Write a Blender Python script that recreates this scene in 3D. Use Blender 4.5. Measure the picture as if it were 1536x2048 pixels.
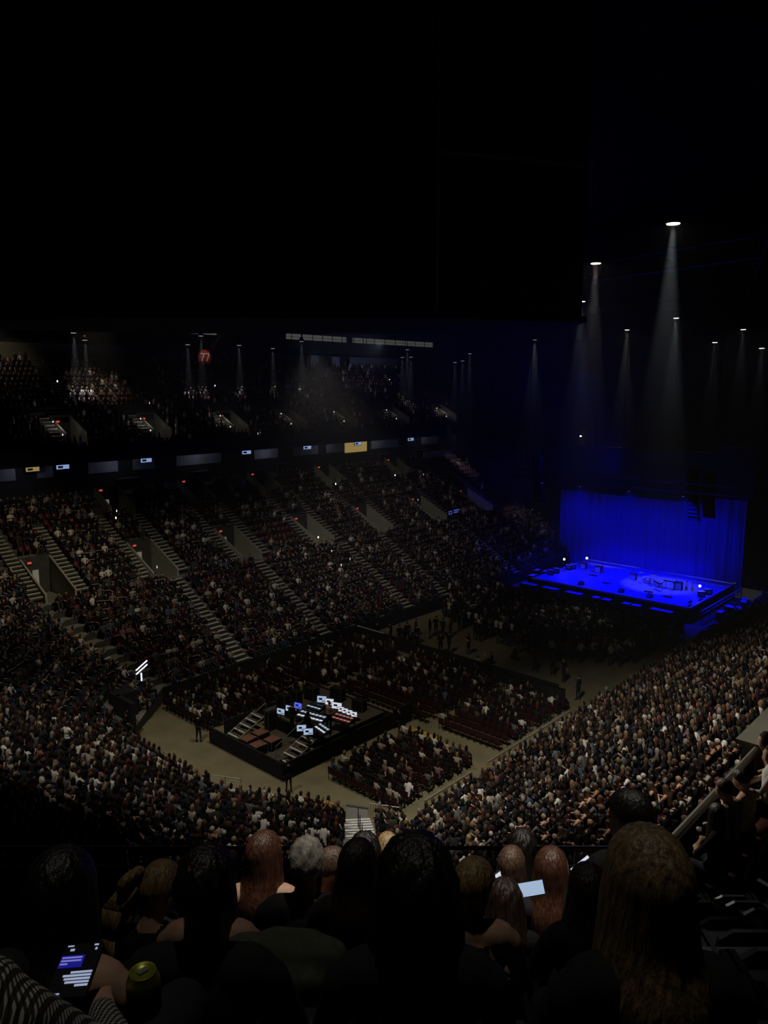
import bpy, bmesh, math, random
import numpy as np
from mathutils import Vector, Matrix, Euler
R = random.Random(7)
PI = math.pi
for o in list(bpy.data.objects):
    bpy.data.objects.remove(o)
SC = bpy.context.scene
COL = SC.collection

# ------------------------------------------------------------------ camera
# X runs along the hall towards the stage, Y across it to the far left stand, Z up
YAW = math.radians(42.5)
PITCH = math.radians(9.38)
cd = bpy.data.cameras.new('camera')
cd.sensor_fit = 'VERTICAL'
cd.sensor_height = 36.0
cd.lens = 36.0 * 1538 / 2048
cd.clip_start = 0.05
cd.clip_end = 500
cam = bpy.data.objects.new('camera', cd)
COL.objects.link(cam)
cam.location = (0, 0, 24.0)
cam.rotation_euler = (PI / 2 - PITCH, 0, YAW - PI / 2)
SC.camera = cam
FWD = np.array([math.cos(YAW), math.sin(YAW)])
RGT = np.array([math.sin(YAW), -math.cos(YAW)])

# ------------------------------------------------------------------ world and exposure
w = bpy.data.worlds.new('world')
SC.world = w
w.use_nodes = True
w.node_tree.nodes['Background'].inputs[0].default_value = (0.0, 0.0, 0.0, 1)
w.node_tree.nodes['Background'].inputs[1].default_value = 0
SC.view_settings.view_transform = 'Standard'
SC.view_settings.look = 'None'
SC.view_settings.gamma = 1
SC.view_settings.use_curve_mapping = False
SC.view_settings.exposure = 0.0
SC.cycles.max_bounces = 4
SC.cycles.diffuse_bounces = 2
SC.cycles.glossy_bounces = 2
SC.cycles.volume_bounces = 0
SC.cycles.transparent_max_bounces = 4
SC.cycles.use_denoising = True
SC.cycles.volume_step_rate = 3.0
SC.cycles.use_adaptive_sampling = True
SC.cycles.adaptive_threshold = 0.02
SC.cycles.use_light_tree = True
SC.cycles.sample_clamp_indirect = 2.0


# ------------------------------------------------------------------ lights
def spot(name, loc, target, power, color, cone, blend=0.6, size=0.3):
    l = bpy.data.lights.new(name, 'SPOT')
    l.energy = power
    l.color = color
    l.spot_size = math.radians(cone)
    l.spot_blend = blend
    l.shadow_soft_size = size
    o = bpy.data.objects.new(name, l)
    COL.objects.link(o)
    o.location = loc
    d = Vector(target) - Vector(loc)
    o.rotation_euler = d.to_track_quat('-Z', 'Y').to_euler()
    return o


def area(name, loc, target, power, color, sx, sy):
    l = bpy.data.lights.new(name, 'AREA')
    l.shape = 'RECTANGLE'
    l.size = sx
    l.size_y = sy
    l.energy = power
    l.color = color
    o = bpy.data.objects.new(name, l)
    COL.objects.link(o)
    o.location = loc
    d = Vector(target) - Vector(loc)
    o.rotation_euler = d.to_track_quat('-Z', 'Y').to_euler()
    return o


WARM = (1.0, 0.86, 0.62)
NEUT = (1.0, 0.93, 0.82)
COOL = (0.85, 0.95, 1.0)
BLUE = (0.0, 0.0, 1.0)
# unseen overhead lights without fixtures: house lighting plus fills added to lift dim places
spot('unseen_overhead_light', (20, 19, 38), (35, 15.5, 8), 34000, NEUT, 58, 0.9, 0.4)
spot('unseen_overhead_light', (10, 33, 38), (17.5, 39, 4), 17000, NEUT, 46, 0.9, 0.4)
spot('unseen_overhead_light', (20, 22, 38), (23, 24, 3), 13000, NEUT, 38, 0.9, 0.4)
spot('unseen_overhead_light', (31, 36, 27.4), (33, 38, 0), 6000, WARM, 78, 1.0, 0.5)
spot('unseen_overhead_light', (31, 41, 27.4), (42, 57, 5), 5600, NEUT, 52, 1.0, 0.5)
spot('unseen_overhead_light', (32.5, 38, 27.4), (62, 58, 6), 11000, NEUT, 44, 1.0, 0.5)
spot('unseen_overhead_light', (32.5, 36, 27.4), (55, 44, 0), 3600, WARM, 34, 1.0, 0.4)
spot('unseen_overhead_light', (18, 30, 34), (11.0, 2.2, 18.4), 20000, NEUT, 15, 0.8, 0.3)  # added spot to pick out the right upper deck rows
spot('unseen_overhead_light', (5.2, 2.6, 40), (4.1, 3.3, 20.6), 14500, NEUT, 15, 1.0, 0.3)  # added rim light for the foreground heads
spot('unseen_overhead_light', (2.5, 3.5, 38), (1.2, 1.0, 22.5), 800, NEUT, 17, 1.0, 0.3)  # weak added fill for the nearest rows
spot('unseen_overhead_light', (28, 84, 40), (30, 88, 27), 5500, WARM, 66, 1.0, 0.3)
spot('unseen_overhead_light', (39, 76, 40), (42, 81.5, 23.5), 5200, WARM, 26, 0.9, 0.3)
spot('unseen_overhead_light', (29, 42, 27.4), (26, 63, 8), 8000, WARM, 56, 1.0, 0.5)  # added to lift the dim left end of the far stand
spot('wall_fill', (78, 72, 29.5), (86, 87, 27), 1600, (0.6, 0.7, 1.0), 70, 1.0, 0.3)  # added cool fill on the upper wall panels, no lamp stands there
# stage wash: blue lamps on the stage truss, and an added light for haze
for yy in (31, 37, 43):
    spot('stage_wash', (80.5, yy, 12.6), (82.0, yy, 1.5), 13000, BLUE, 94, 0.6, 0.3)
for yy in (32, 38, 44, 49):
    spot('backdrop_wash', (86.0, yy, 10.8), (91, yy, 4), 270, BLUE, 96, 0.9, 0.3)
spot('side_wash', (82, 56, 13), (92, 62, 10), 1200, BLUE, 60, 1.0, 0.3)
spot('side_wash', (82, 30, 12.5), (83.5, 23.8, 0), 2600, BLUE, 30, 0.7, 0.3)
spot('haze_tint_light', (89.5, 42, 14.5), (62, 48, 20), 2200, BLUE, 100, 1.0, 0.4)  # added unseen light that turns the haze blue
spot('side_wash', (82, 52, 12), (79, 53, 3), 900, BLUE, 60, 1.0, 0.3)
spot('stage_key', (70, 38, 26), (83, 39, 6), 1500, BLUE, 60, 1.0, 0.5)


# ------------------------------------------------------------------ materials
def mat(name, color, rough=0.7, noise=0.0, scale=6.0, metal=0.0, spec=0.3, attr=None, objcol=False, bump=0.0, stretch=None):
    m = bpy.data.materials.new(name)
    m.use_nodes = True
    nt = m.node_tree
    b = nt.nodes['Principled BSDF']
    b.inputs['Roughness'].default_value = rough
    b.inputs['Metallic'].default_value = metal
    b.inputs['Specular IOR Level'].default_value = spec
    b.inputs['Base Color'].default_value = (*color, 1)
    src = None
    if attr:
        a = nt.nodes.new('ShaderNodeAttribute')
        a.attribute_name = attr
        src = a.outputs['Color']
    if objcol:
        a = nt.nodes.new('ShaderNodeObjectInfo')
        src = a.outputs['Color']
    if noise or bump:
        tc = nt.nodes.new('ShaderNodeTexCoord')
        mp = nt.nodes.new('ShaderNodeMapping')
        mp.inputs['Scale'].default_value = stretch or (1, 1, 1)
        nt.links.new(tc.outputs['Object'], mp.inputs[0])
        n = nt.nodes.new('ShaderNodeTexNoise')
        n.inputs['Scale'].default_value = scale
        n.inputs['Detail'].default_value = 3
        nt.links.new(mp.outputs[0], n.inputs['Vector'])
        if noise:
            mr = nt.nodes.new('ShaderNodeMapRange')
            mr.inputs[1].default_value = 0.3
            mr.inputs[2].default_value = 0.7
            mr.inputs[3].default_value = 1 - noise
            mr.inputs[4].default_value = 1 + noise
            nt.links.new(n.outputs['Fac'], mr.inputs[0])
            mx = nt.nodes.new('ShaderNodeMix')
            mx.data_type = 'RGBA'
            mx.blend_type = 'MULTIPLY'
            mx.inputs[0].default_value = 1
            mx.inputs[6].default_value = (*color, 1)
            if src:
                nt.links.new(src, mx.inputs[6])
            nt.links.new(mr.outputs[0], mx.inputs[7])
            src = mx.outputs[2]
        if bump:
            bp = nt.nodes.new('ShaderNodeBump')
            bp.inputs['Strength'].default_value = bump
            bp.inputs['Distance'].default_value = 0.02
            nt.links.new(n.outputs['Fac'], bp.inputs['Height'])
            nt.links.new(bp.outputs[0], b.inputs['Normal'])
    if src:
        nt.links.new(src, b.inputs['Base Color'])
    return m


def emit(name, color, strength):
    m = bpy.data.materials.new(name)
    m.use_nodes = True
    nt = m.node_tree
    b = nt.nodes['Principled BSDF']
    b.inputs['Base Color'].default_value = (0.01, 0.01, 0.01, 1)
    b.inputs['Emission Color'].default_value = (*color, 1)
    b.inputs['Emission Strength'].default_value = strength
    return m


M = {}
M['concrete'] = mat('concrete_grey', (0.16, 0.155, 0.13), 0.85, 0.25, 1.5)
M['floor'] = mat('arena_floor_covering', (0.165, 0.145, 0.082), 0.75, 0.16, 0.6, bump=0.05)
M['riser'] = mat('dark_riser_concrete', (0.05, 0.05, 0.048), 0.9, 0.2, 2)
M['stepedge'] = mat('pale_step', (0.46, 0.44, 0.36), 0.8, 0.1, 3)
M['stepdark'] = mat('step_riser_dark', (0.045, 0.043, 0.04), 0.9)
M['vomwall'] = mat('portal_wall_paint', (0.30, 0.29, 0.22), 0.8, 0.1, 1)
M['seat'] = mat('seat_maroon', (0.060, 0.010, 0.010), 0.55, spec=0.4)
M['seatdark'] = mat('seat_dark_blue_grey', (0.02, 0.021, 0.026), 0.5, spec=0.4)
M['chair'] = mat('folding_chair_maroon', (0.030, 0.007, 0.007), 0.6)
M['black'] = mat('black_drape', (0.012, 0.012, 0.013), 0.9, 0.3, 3)
M['blackmetal'] = mat('black_metal', (0.02, 0.02, 0.021), 0.45, metal=0.6)
M['steel'] = mat('rail_steel', (0.35, 0.35, 0.33), 0.4, metal=0.8)
M['railgrey'] = mat('painted_rail', (0.22, 0.21, 0.17), 0.5)
M['board'] = mat('scoreboard_black', (0.02, 0.02, 0.02), 0.6, 0.2, 1)
M['ceiling'] = mat('ceiling_black', (0.02, 0.02, 0.02), 0.95, 0.2, 1)
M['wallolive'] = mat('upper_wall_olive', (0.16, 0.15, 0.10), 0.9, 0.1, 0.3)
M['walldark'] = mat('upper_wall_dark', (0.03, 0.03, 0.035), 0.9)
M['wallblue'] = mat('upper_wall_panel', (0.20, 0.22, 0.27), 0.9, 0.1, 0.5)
M['fascia'] = mat('fascia_black', (0.012, 0.012, 0.013), 0.8)
M['suite'] = mat('suite_wall', (0.35, 0.35, 0.38), 0.9, 0.2, 0.7)
M['curtain'] = mat('backdrop_curtain', (0.10, 0.10, 0.75), 0.9, 0.06, 1.5, stretch=(1, 3, 0.1))  # blue stage light put into the cloth colour
M['stagefloor'] = mat('stage_deck', (0.22, 0.22, 0.60), 0.55, 0.1, 0.8)  # blue stage light mixed into the deck colour
M['white'] = mat('white_plastic', (0.7, 0.7, 0.68), 0.5)
M['case'] = mat('road_case_red_brown', (0.16, 0.07, 0.05), 0.6, 0.3, 5)
M['wood'] = mat('riser_ply', (0.06, 0.052, 0.038), 0.8, 0.2, 4)
M['yellow'] = mat('yellow_cable_ramp', (0.45, 0.30, 0.06), 0.6)
M['banner'] = mat('red_banner', (0.30, 0.03, 0.025), 0.8, 0.1, 2)
M['bannertext'] = mat('banner_numerals', (0.6, 0.58, 0.55), 0.8)
M['gold'] = mat('gold_fixture', (0.5, 0.36, 0.12), 0.4)
M['crowd'] = mat('crowd_colours', (0.1, 0.1, 0.1), 0.85, attr='col', spec=0.15)
M['cloth'] = mat('cloth_by_person', (0.1, 0.1, 0.1), 0.9, 0.12, 14, objcol=True, spec=0.1)
M['skin'] = mat('skin_light', (0.50, 0.30, 0.20), 0.55, 0.08, 30, spec=0.3)
M['skintan'] = mat('skin_tan', (0.30, 0.16, 0.09), 0.55, 0.08, 30, spec=0.3)
M['denim'] = mat('dark_denim', (0.014, 0.017, 0.024), 0.9, 0.2, 40)
M['trouser'] = mat('black_trousers', (0.015, 0.015, 0.017), 0.9)
M['shoe'] = mat('dark_shoes', (0.02, 0.02, 0.02), 0.5)
M['top_black'] = mat('black_cotton', (0.012, 0.012, 0.013), 0.9, 0.2, 30)
M['top_maroon'] = mat('dark_plum_cotton', (0.035, 0.018, 0.022), 0.9, 0.2, 30)
M['top_denim'] = mat('blue_denim_jacket', (0.07, 0.12, 0.20), 0.9, 0.25, 40)
M['top_green'] = mat('dull_green_cotton', (0.07, 0.075, 0.055), 0.9, 0.2, 30)
M['eye'] = mat('eye_dark', (0.02, 0.015, 0.01), 0.2)


def hairmat(n, c, rough=0.45, st=(34, 34, 3)):
    return mat(n, c, rough, 0.55, 2.2, spec=0.5, bump=0.5, stretch=st)


M['h_black'] = hairmat('hair_black', (0.008, 0.006, 0.005))
M['h_dark'] = hairmat('hair_dark_brown', (0.03, 0.017, 0.011))
M['h_brown'] = hairmat('hair_brown', (0.085, 0.046, 0.026))
M['h_auburn'] = hairmat('hair_auburn', (0.075, 0.028, 0.015))
M['h_blonde'] = hairmat('hair_blonde', (0.33, 0.22, 0.10))
M['h_dblonde'] = hairmat('hair_dark_blonde', (0.20, 0.135, 0.065))
M['h_grey'] = hairmat('hair_grey', (0.42, 0.39, 0.33), 0.5, (16, 16, 12))


def checks():
    m = bpy.data.materials.new('gingham_cotton')
    m.use_nodes = True
    nt = m.node_tree
    b = nt.nodes['Principled BSDF']
    b.inputs['Roughness'].default_value = 0.9
    tc = nt.nodes.new('ShaderNodeTexCoord')
    sep = nt.nodes.new('ShaderNodeSeparateXYZ')
    nt.links.new(tc.outputs['Object'], sep.inputs[0])
    outs = []
    for ax in ('Y', 'Z'):
        mul = nt.nodes.new('ShaderNodeMath')
        mul.operation = 'MULTIPLY'
        mul.inputs[1].default_value = 2 * PI / 0.0105
        if ax == 'Y':
            nt.links.new(sep.outputs[ax], mul.inputs[0])
        else:
            zx = nt.nodes.new('ShaderNodeMath')
            zx.operation = 'SUBTRACT'
            nt.links.new(sep.outputs['Z'], zx.inputs[0])
            nt.links.new(sep.outputs['X'], zx.inputs[1])
            nt.links.new(zx.outputs[0], mul.inputs[0])
        s = nt.nodes.new('ShaderNodeMath')
        s.operation = 'SINE'
        nt.links.new(mul.outputs[0], s.inputs[0])
        g = nt.nodes.new('ShaderNodeMath')
        g.operation = 'GREATER_THAN'
        g.inputs[1].default_value = 0.0
        nt.links.new(s.outputs[0], g.inputs[0])
        outs.append(g)
    ad = nt.nodes.new('ShaderNodeMath')
    ad.operation = 'ADD'
    nt.links.new(outs[0].outputs[0], ad.inputs[0])
    nt.links.new(outs[1].outputs[0], ad.inputs[1])
    mr = nt.nodes.new('ShaderNodeValToRGB')
    mr.color_ramp.interpolation = 'CONSTANT'
    mr.color_ramp.elements[0].color = (0.012, 0.012, 0.012, 1)
    mr.color_ramp.elements[1].position = 0.4
    mr.color_ramp.elements[1].color = (0.05, 0.05, 0.045, 1)
    e = mr.color_ramp.elements.new(0.9)
    e.color = (0.55, 0.52, 0.45, 1)
    dv = nt.nodes.new('ShaderNodeMath')
    dv.operation = 'MULTIPLY'
    dv.inputs[1].default_value = 0.5
    nt.links.new(ad.outputs[0], dv.inputs[0])
    nt.links.new(dv.outputs[0], mr.inputs[0])
    nt.links.new(mr.outputs[0], b.inputs['Base Color'])
    return m


M['gingham'] = checks()
M['e_lamp'] = emit('lamp_lens', (1, 0.97, 0.88), 6)
M['e_lampdim'] = emit('lamp_lens_dim', (0.9, 0.95, 1.0), 0.5)
M['e_lampw'] = emit('lamp_lens_warm', (1, 0.9, 0.6), 7)
M['e_exit'] = emit('exit_sign_red', (1, 0.10, 0.05), 0.7)
M['e_step'] = emit('step_light', (1, 0.97, 0.85), 1.6)
M['e_scr'] = emit('screen_pale_blue', (0.55, 0.72, 1.0), 0.62)
M['e_scr2'] = emit('screen_white', (0.85, 0.88, 1.0), 0.72)
M['e_scrb'] = emit('screen_blue', (0.12, 0.16, 1.0), 0.8)
M['e_scrr'] = emit('screen_red', (0.9, 0.25, 0.2), 0.4)
M['scrdark'] = mat('screen_dark_window', (0.03, 0.05, 0.09), 0.4)
M['e_text'] = emit('phone_text', (0.6, 0.7, 1.0), 0.5)
M['e_bubble'] = emit('phone_bubble', (0.03, 0.03, 0.9), 0.22)
M['e_btext'] = emit('phone_bubble_text', (0.35, 0.35, 1.0), 0.5)
M['e_tube'] = emit('tube_light', (0.75, 0.8, 1.0), 1.3)
M['e_yellow'] = emit('lit_suite_yellow', (0.62, 0.44, 0.14), 0.42)
M['e_gallery'] = emit('lit_gallery', (0.55, 0.55, 0.5), 0.16)
M['e_door'] = emit('lit_doorway', (0.75, 0.72, 0.5), 0.16)
M['e_tv'] = emit('tv_picture', (0.4, 0.55, 1.0), 0.55)
M['e_dot'] = emit('phone_torch', (1, 1, 1), 2.0)
M['e_bluesign'] = emit('blue_sign', (0.12, 0.14, 0.9), 0.5)


# ------------------------------------------------------------------ mesh helpers
class MB:
    def __init__(s):
        s.v = []
        s.f = []
        s.m = []

    def add(s, vs, fs, mi=0):
        n = len(s.v)
        s.v += [tuple(map(float, p)) for p in vs]
        s.f += [tuple(i + n for i in f) for f in fs]
        s.m += [mi] * len(fs)
        return s

    def quad(s, a, b, c, d, mi=0):
        return s.add([a, b, c, d], [(0, 1, 2, 3)], mi)

    def box(s, c, d, mi=0, rz=0.0, top=None):
        hx, hy, hz = d[0] / 2, d[1] / 2, d[2] / 2
        co, si = math.cos(rz), math.sin(rz)
        vs = []
        for z in (-hz, hz):
            k = 1 if z < 0 or top is None else top
            for x, y in ((-hx, -hy), (hx, -hy), (hx, hy), (-hx, hy)):
                x, y = x * k, y * k
                vs.append((c[0] + x * co - y * si, c[1] + x * si + y * co, c[2] + z))
        return s.add(vs, [(3, 2, 1, 0), (4, 5, 6, 7), (0, 1, 5, 4), (1, 2, 6, 5), (2, 3, 7, 6), (3, 0, 4, 7)], mi)

    def tube(s, a, b, r, n=6, mi=0, r2=None):
        a = Vector(a)
        b = Vector(b)
        d = (b - a).normalized()
        u = d.orthogonal().normalized()
        v = d.cross(u)
        r2 = r if r2 is None else r2
        vs = []
        for p, rr in ((a, r), (b, r2)):
            for i in range(n):
                t = 2 * PI * i / n
                vs.append(p + u * (rr * math.cos(t)) + v * (rr * math.sin(t)))
        fs = [(i, (i + 1) % n, n + (i + 1) % n, n + i) for i in range(n)]
        fs += [tuple(range(n - 1, -1, -1)), tuple(range(n, 2 * n))]
        return s.add(vs, fs, mi)

    def path(s, pts, r, n=6, mi=0):
        for a, b in zip(pts, pts[1:]):
            s.tube(a, b, r, n, mi)
        return s

    def lathe(s, prof, c=(0, 0, 0), n=16, mi=0, sy=1.0):
        vs = []
        for r, z in prof:
            for i in range(n):
                t = 2 * PI * i / n
                vs.append((c[0] + r * math.cos(t), c[1] + r * sy * math.sin(t), c[2] + z))
        fs = []
        for k in range(len(prof) - 1):
            for i in range(n):
                j = (i + 1) % n
                fs.append((k * n + i, k * n + j, (k + 1) * n + j, (k + 1) * n + i))
        fs.append(tuple(range(n - 1, -1, -1)))
        fs.append(tuple(range((len(prof) - 1) * n, len(prof) * n)))
        return s.add(vs, fs, mi)

    def mesh(s, name, mats, smooth=False):
        me = bpy.data.meshes.new(name)
        me.from_pydata(s.v, [], s.f)
        for m in mats if isinstance(mats, (list, tuple)) else [mats]:
            me.materials.append(m)
        me.polygons.foreach_set('material_index', s.m)
        if smooth:
            me.polygons.foreach_set('use_smooth', [True] * len(s.f))
        me.update()
        return me

    def obj(s, name, mats, parent=None, smooth=False, **k):
        return link(name, s.mesh(name, mats, smooth), parent, **k)


def link(name, me, parent=None, loc=None, rz=None):
    o = bpy.data.objects.new(name, me)
    COL.objects.link(o)
    if parent:
        o.parent = parent
    if loc is not None:
        o.location = loc
    if rz is not None:
        o.rotation_euler = (0, 0, rz)
    return o


def tag(o, label, cat, group=None, kind=None):
    o['label'] = label
    if cat:
        o['category'] = cat
    if group:
        o['group'] = group
    if kind:
        o['kind'] = kind
    return o


def empty(name, loc, rz=0.0):
    return link(name, None, None, loc, rz)


def struct(o, label=None):
    o['kind'] = 'structure'
    if label:
        o['label'] = label
    return o


def textmesh(txt, size, depth, material):
    c = bpy.data.curves.new('t', 'FONT')
    c.body = txt
    c.size = size
    c.extrude = depth
    c.align_x = 'CENTER'
    c.align_y = 'CENTER'
    t = bpy.data.objects.new('t', c)
    COL.objects.link(t)
    dg = bpy.context.evaluated_depsgraph_get()
    me = bpy.data.meshes.new_from_object(t.evaluated_get(dg))
    bpy.data.objects.remove(t)
    me.materials.clear()
    me.materials.append(material)
    return me


def px(p):
    q = np.array(p, float) - (0, 0, 24.0)
    f = q[0] * FWD[0] + q[1] * FWD[1]
    r = q[0] * RGT[0] + q[1] * RGT[1]
    c, s = math.cos(PITCH), math.sin(PITCH)
    d = f * c - q[2] * s
    up = f * s + q[2] * c
    if d < 0.2:
        return (-9999, -9999, -1)
    return (768 + 1538 * r / d, 1024 - 1538 * up / d, d)


def in_frame(p, mx=160, my=160):
    u, v, d = px(p)
    return d > 0 and -mx < u < 1536 + mx and -my < v < 2048 + my


def local(r, f, z):
    """metres to the right of and ahead of the photographer -> hall coordinates"""
    return (RGT[0] * r + FWD[0] * f, RGT[1] * r + FWD[1] * f, z)


ORD = ['first', 'second', 'third', 'fourth', 'fifth', 'sixth', 'seventh', 'eighth', 'ninth', 'tenth', 'eleventh', 'twelfth', 'thirteenth',
       'fourteenth', 'fifteenth', 'sixteenth', 'seventeenth', 'eighteenth', 'nineteenth', 'twentieth']


def ordw(i):
    if i < 20:
        return ORD[i]
    n = i + 1
    return '%d%s' % (n, {1: 'st', 2: 'nd', 3: 'rd'}.get(n % 10, 'th') if n % 100 not in (11, 12, 13) else 'th')


# ================================================================== THE SETTING
fl = MB().box((61, 37, -0.15), (170, 120, 0.3)).obj('floor', M['floor'])
struct(fl, 'olive brown arena floor covering')
cl = MB().box((56, 38, 46.2), (150, 110, 0.4)).obj('ceiling', M['ceiling'])
struct(cl, 'black arena ceiling')
for nm, c, d in (('wall_left', (56, 90.4, 23), (150, 0.4, 46)), ('wall_right', (56, -17, 23), (150, 0.4, 46)),
                 ('wall_back', (-17, 38, 23), (0.4, 108, 46)), ('wall_front', (131, 38, 23), (0.4, 108, 46))):
    struct(MB().box(c, d).obj(nm, M['walldark']), 'dark wall of the arena bowl')

# ---- lower bowl
TR, RI, Z0, NR = 0.9, 0.495, 1.2, 24


def V(o):
    return [(94.6, 50 + o), (29.5 - .41 * o, 50 + o), (24.0 - o, 45.5 + .41 * o), (24.0 - o, 34.8 - o), (29.4 - o, 24.6 - o), (94.6, 24.6 - o)]


ZV = [0, 0, -.85, -.85, -.85, -.85]          # the near stands start lower than the far one


VOM_LOW = [27.0, 36.7, 46.4, 56.6, 66.4, 76.8, 87.2]     # portals half way up the left stand
VOM_TOP = [37.4, 46.9, 56.2, 66.7, 79.8]                 # portals at the top of the left stand
VW = 1.15


def o_to_z(k):
    return Z0 + RI * k


def holes(o):
    h = []
    if 10.3 < o < 15.0:
        h += [(x - VW, x + VW) for x in VOM_LOW]
    if 18.9 < o < 23:
        h += [(x - VW, x + VW) for x in VOM_TOP]
    return h


def split(a, b, hs):
    """interval a<b minus holes"""
    out = []
    cur = a
    for x0, x1 in sorted(hs):
        if x1 < cur or x0 > b:
            continue
        if x0 > cur:
            out.append((cur, x0))
        cur = max(cur, x1)
    if cur < b:
        out.append((cur, b))
    return out


tier = MB()
for k in range(NR):
    o0, o1 = TR * k, TR * (k + 1)
    z = o_to_z(k)
    zl = o_to_z(k - 1) if k else 0.0
    A, B = V(o0), V(o1)
    for s in range(5):
        a0, a1, b0, b1 = A[s], A[s + 1], B[s], B[s + 1]
        if s == 0:
            for x0, x1 in split(b1[0], 94.6, holes(o0)):
                xa = max(x0, a1[0])
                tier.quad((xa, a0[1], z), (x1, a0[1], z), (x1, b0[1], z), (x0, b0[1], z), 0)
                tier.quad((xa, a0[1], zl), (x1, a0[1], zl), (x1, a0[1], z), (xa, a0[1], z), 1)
        else:
            d0, d1 = ZV[s], ZV[s + 1]
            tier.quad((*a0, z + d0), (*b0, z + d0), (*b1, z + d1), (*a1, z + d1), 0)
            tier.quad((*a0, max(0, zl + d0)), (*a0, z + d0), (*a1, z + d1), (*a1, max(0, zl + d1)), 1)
lt = tier.obj('seating_tier', [M['concrete'], M['riser']])
struct(lt, 'stepped concrete lower bowl around the floor')

# portals in the left stand
ETEXT = textmesh('EXIT', 0.16, 0.01, M['e_exit'])


def exit_sign(loc, where, ry=0.0):
    e = MB().box((0, 0, 0), (0.36, 0.05, 0.17)).obj('exit_sign', M['e_exit'], loc=loc, rz=ry)
    f = MB()
    for s in (-1, 1):
        f.box((0.20 * s, 0, 0), (0.04, 0.08, 0.23))
        f.box((0, 0, 0.105 * s), (0.44, 0.08, 0.04))
    f.obj('frame', M['black'], e)
    t = link('lettering', ETEXT, e)
    t.data = EXW
    t.location = (0, -0.03, 0)
    t.rotation_euler = (PI / 2, 0, 0)
    tag(e, where, 'sign', 'red exit signs over the portals')


EXW = textmesh('EXIT', 0.12, 0.01, mat('exit_letters', (0.8, 0.7, 0.6), 0.6))


def portal(x, oy, depth, zf, name, ordn, lit=True):
    """a notch in the stand: two sloping side walls, a back wall with a lit doorway, a floor"""
    y0, y1 = 50 + oy, 50 + oy + depth
    k0 = int(oy / TR)
    zt0 = o_to_z(k0) + 0.75
    zt1 = o_to_z(k0 + int(depth / TR)) + 0.95
    p = empty('portal', (x, y0, zf))
    struct(p, ordn)
    for s in (-1, 1):
        m = MB()
        xx, t = s * VW, 0.16 * s
        prof = [(-0.2, -0.4), (depth, -0.4), (depth, zt1 - zf), (-0.2, zt0 - zf)]
        vs = [(xx, y, z) for y, z in prof] + [(xx + t, y, z) for y, z in prof]
        m.add(vs, [(0, 1, 2, 3), (7, 6, 5, 4), (0, 4, 5, 1), (1, 5, 6, 2), (2, 6, 7, 3), (3, 7, 4, 0)])
        m.obj('side_wall', M['vomwall'], p)
    MB().box((0, depth / 2, -0.1), (2 * VW, depth, 0.2)).obj('portal_floor', M['concrete'], p)
    b = MB()
    b.box((0, depth, (zt1 - zf) / 2), (2.3, 0.2, zt1 - zf))
    b.obj('back_wall', M['riser'], p)
    if lit:
        MB().box((-.1, depth - 0.12, 1.05), (0.5, 0.04, 2.1)).obj('lit_doorway', M['e_door'], p)
    return p


names_low = ['leftmost', 'second', 'third', 'fourth', 'fifth', 'sixth', 'seventh']
for i, x in enumerate(VOM_LOW):
    portal(x, 10.6, 4.3, 6.4, 'portal', f'{names_low[i]} portal from the left, half way up the far stand', i in (0, 1, 2))
    exit_sign((x - 0.6, 50 + 10.6 + 4.1, 9.2), f'red exit sign in the {names_low[i]} portal from the left half way up the far stand')
for i, x in enumerate(VOM_TOP):
    portal(x, 19.0, 2.9, 10.6, 'portal', f'{names_low[i]} portal from the left at the top of the far stand', i in (0,))
    exit_sign((x - 0.7, 50 + 19.0 + 2.7, 13.7), f'red exit sign, {names_low[i]} portal from the left, top of the far stand')

# low parapets between the half way portals
for i in range(len(VOM_LOW) - 1):
    xa, xb = VOM_LOW[i] + VW + 1.5, VOM_LOW[i + 1] - VW - 1.5
    struct(MB().box(((xa + xb) / 2, 60.35, 7.15), (xb - xa, 0.12, 1.15)).obj('trim_%d' % (i + 1), M['riser']), 'dark parapet between two portals half way up the far stand')

# ---- stairs in the bowl; every step is a part
STEP = {}


def stairs(p0, p1, z0, z1, n, width, label, name='aisle_stairs', pale=.5, top='stepedge'):
    """steps rising from p0 to p1 in plan"""
    p0, p1 = np.array(p0, float), np.array(p1, float)
    L = np.linalg.norm(p1 - p0)
    a = math.atan2(*(p1 - p0)[::-1])
    t = L / n
    h = (z1 - z0) / n
    key = (round(t, 3), round(h, 3), width, pale, top)
    if key not in STEP:
        m = MB().box((t * pale / 2, 0, h * 0.72 - 0.02), (t * pale, width, 0.05), 0).box((t * 0.5, 0, h * 0.3), (t * 0.98, width, h * 0.8), 1)
        STEP[key] = m.mesh('step', [M[top], M['stepdark']])
    e = empty(name, (p0[0], p0[1], z0), a)
    struct(e, label)
    for i in range(n):
        c = link('step', STEP[key], e)
        c.location = (t * i, 0, h * i + 0.05)
    return e


LOWAISLE = [37.2, 46.6, 58.4, 64.6, 78.5]
for i, x in enumerate(LOWAISLE):
    stairs((x, 50.0), (x, 60.0), 1.2, 6.7, 22, 1.25, f'{ORD[i]} pale stair from the left in the lower half of the far stand')
for i, x in enumerate(VOM_LOW):
    for s, nm in ((-1, 'left'), (1, 'right')):
        stairs((x + s * (VW + 0.75), 60.6), (x + s * (VW + 0.75), 68.7), 7.0, 11.45, 18, 1.05,
               f'stair on the {nm} of the {names_low[i]} half way portal from the left in the far stand')
stairs((28.6, 50.3), (24.2, 60.4), 1.3, 6.4, 18, 1.2, 'stair up the left corner of the lower bowl')
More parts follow.
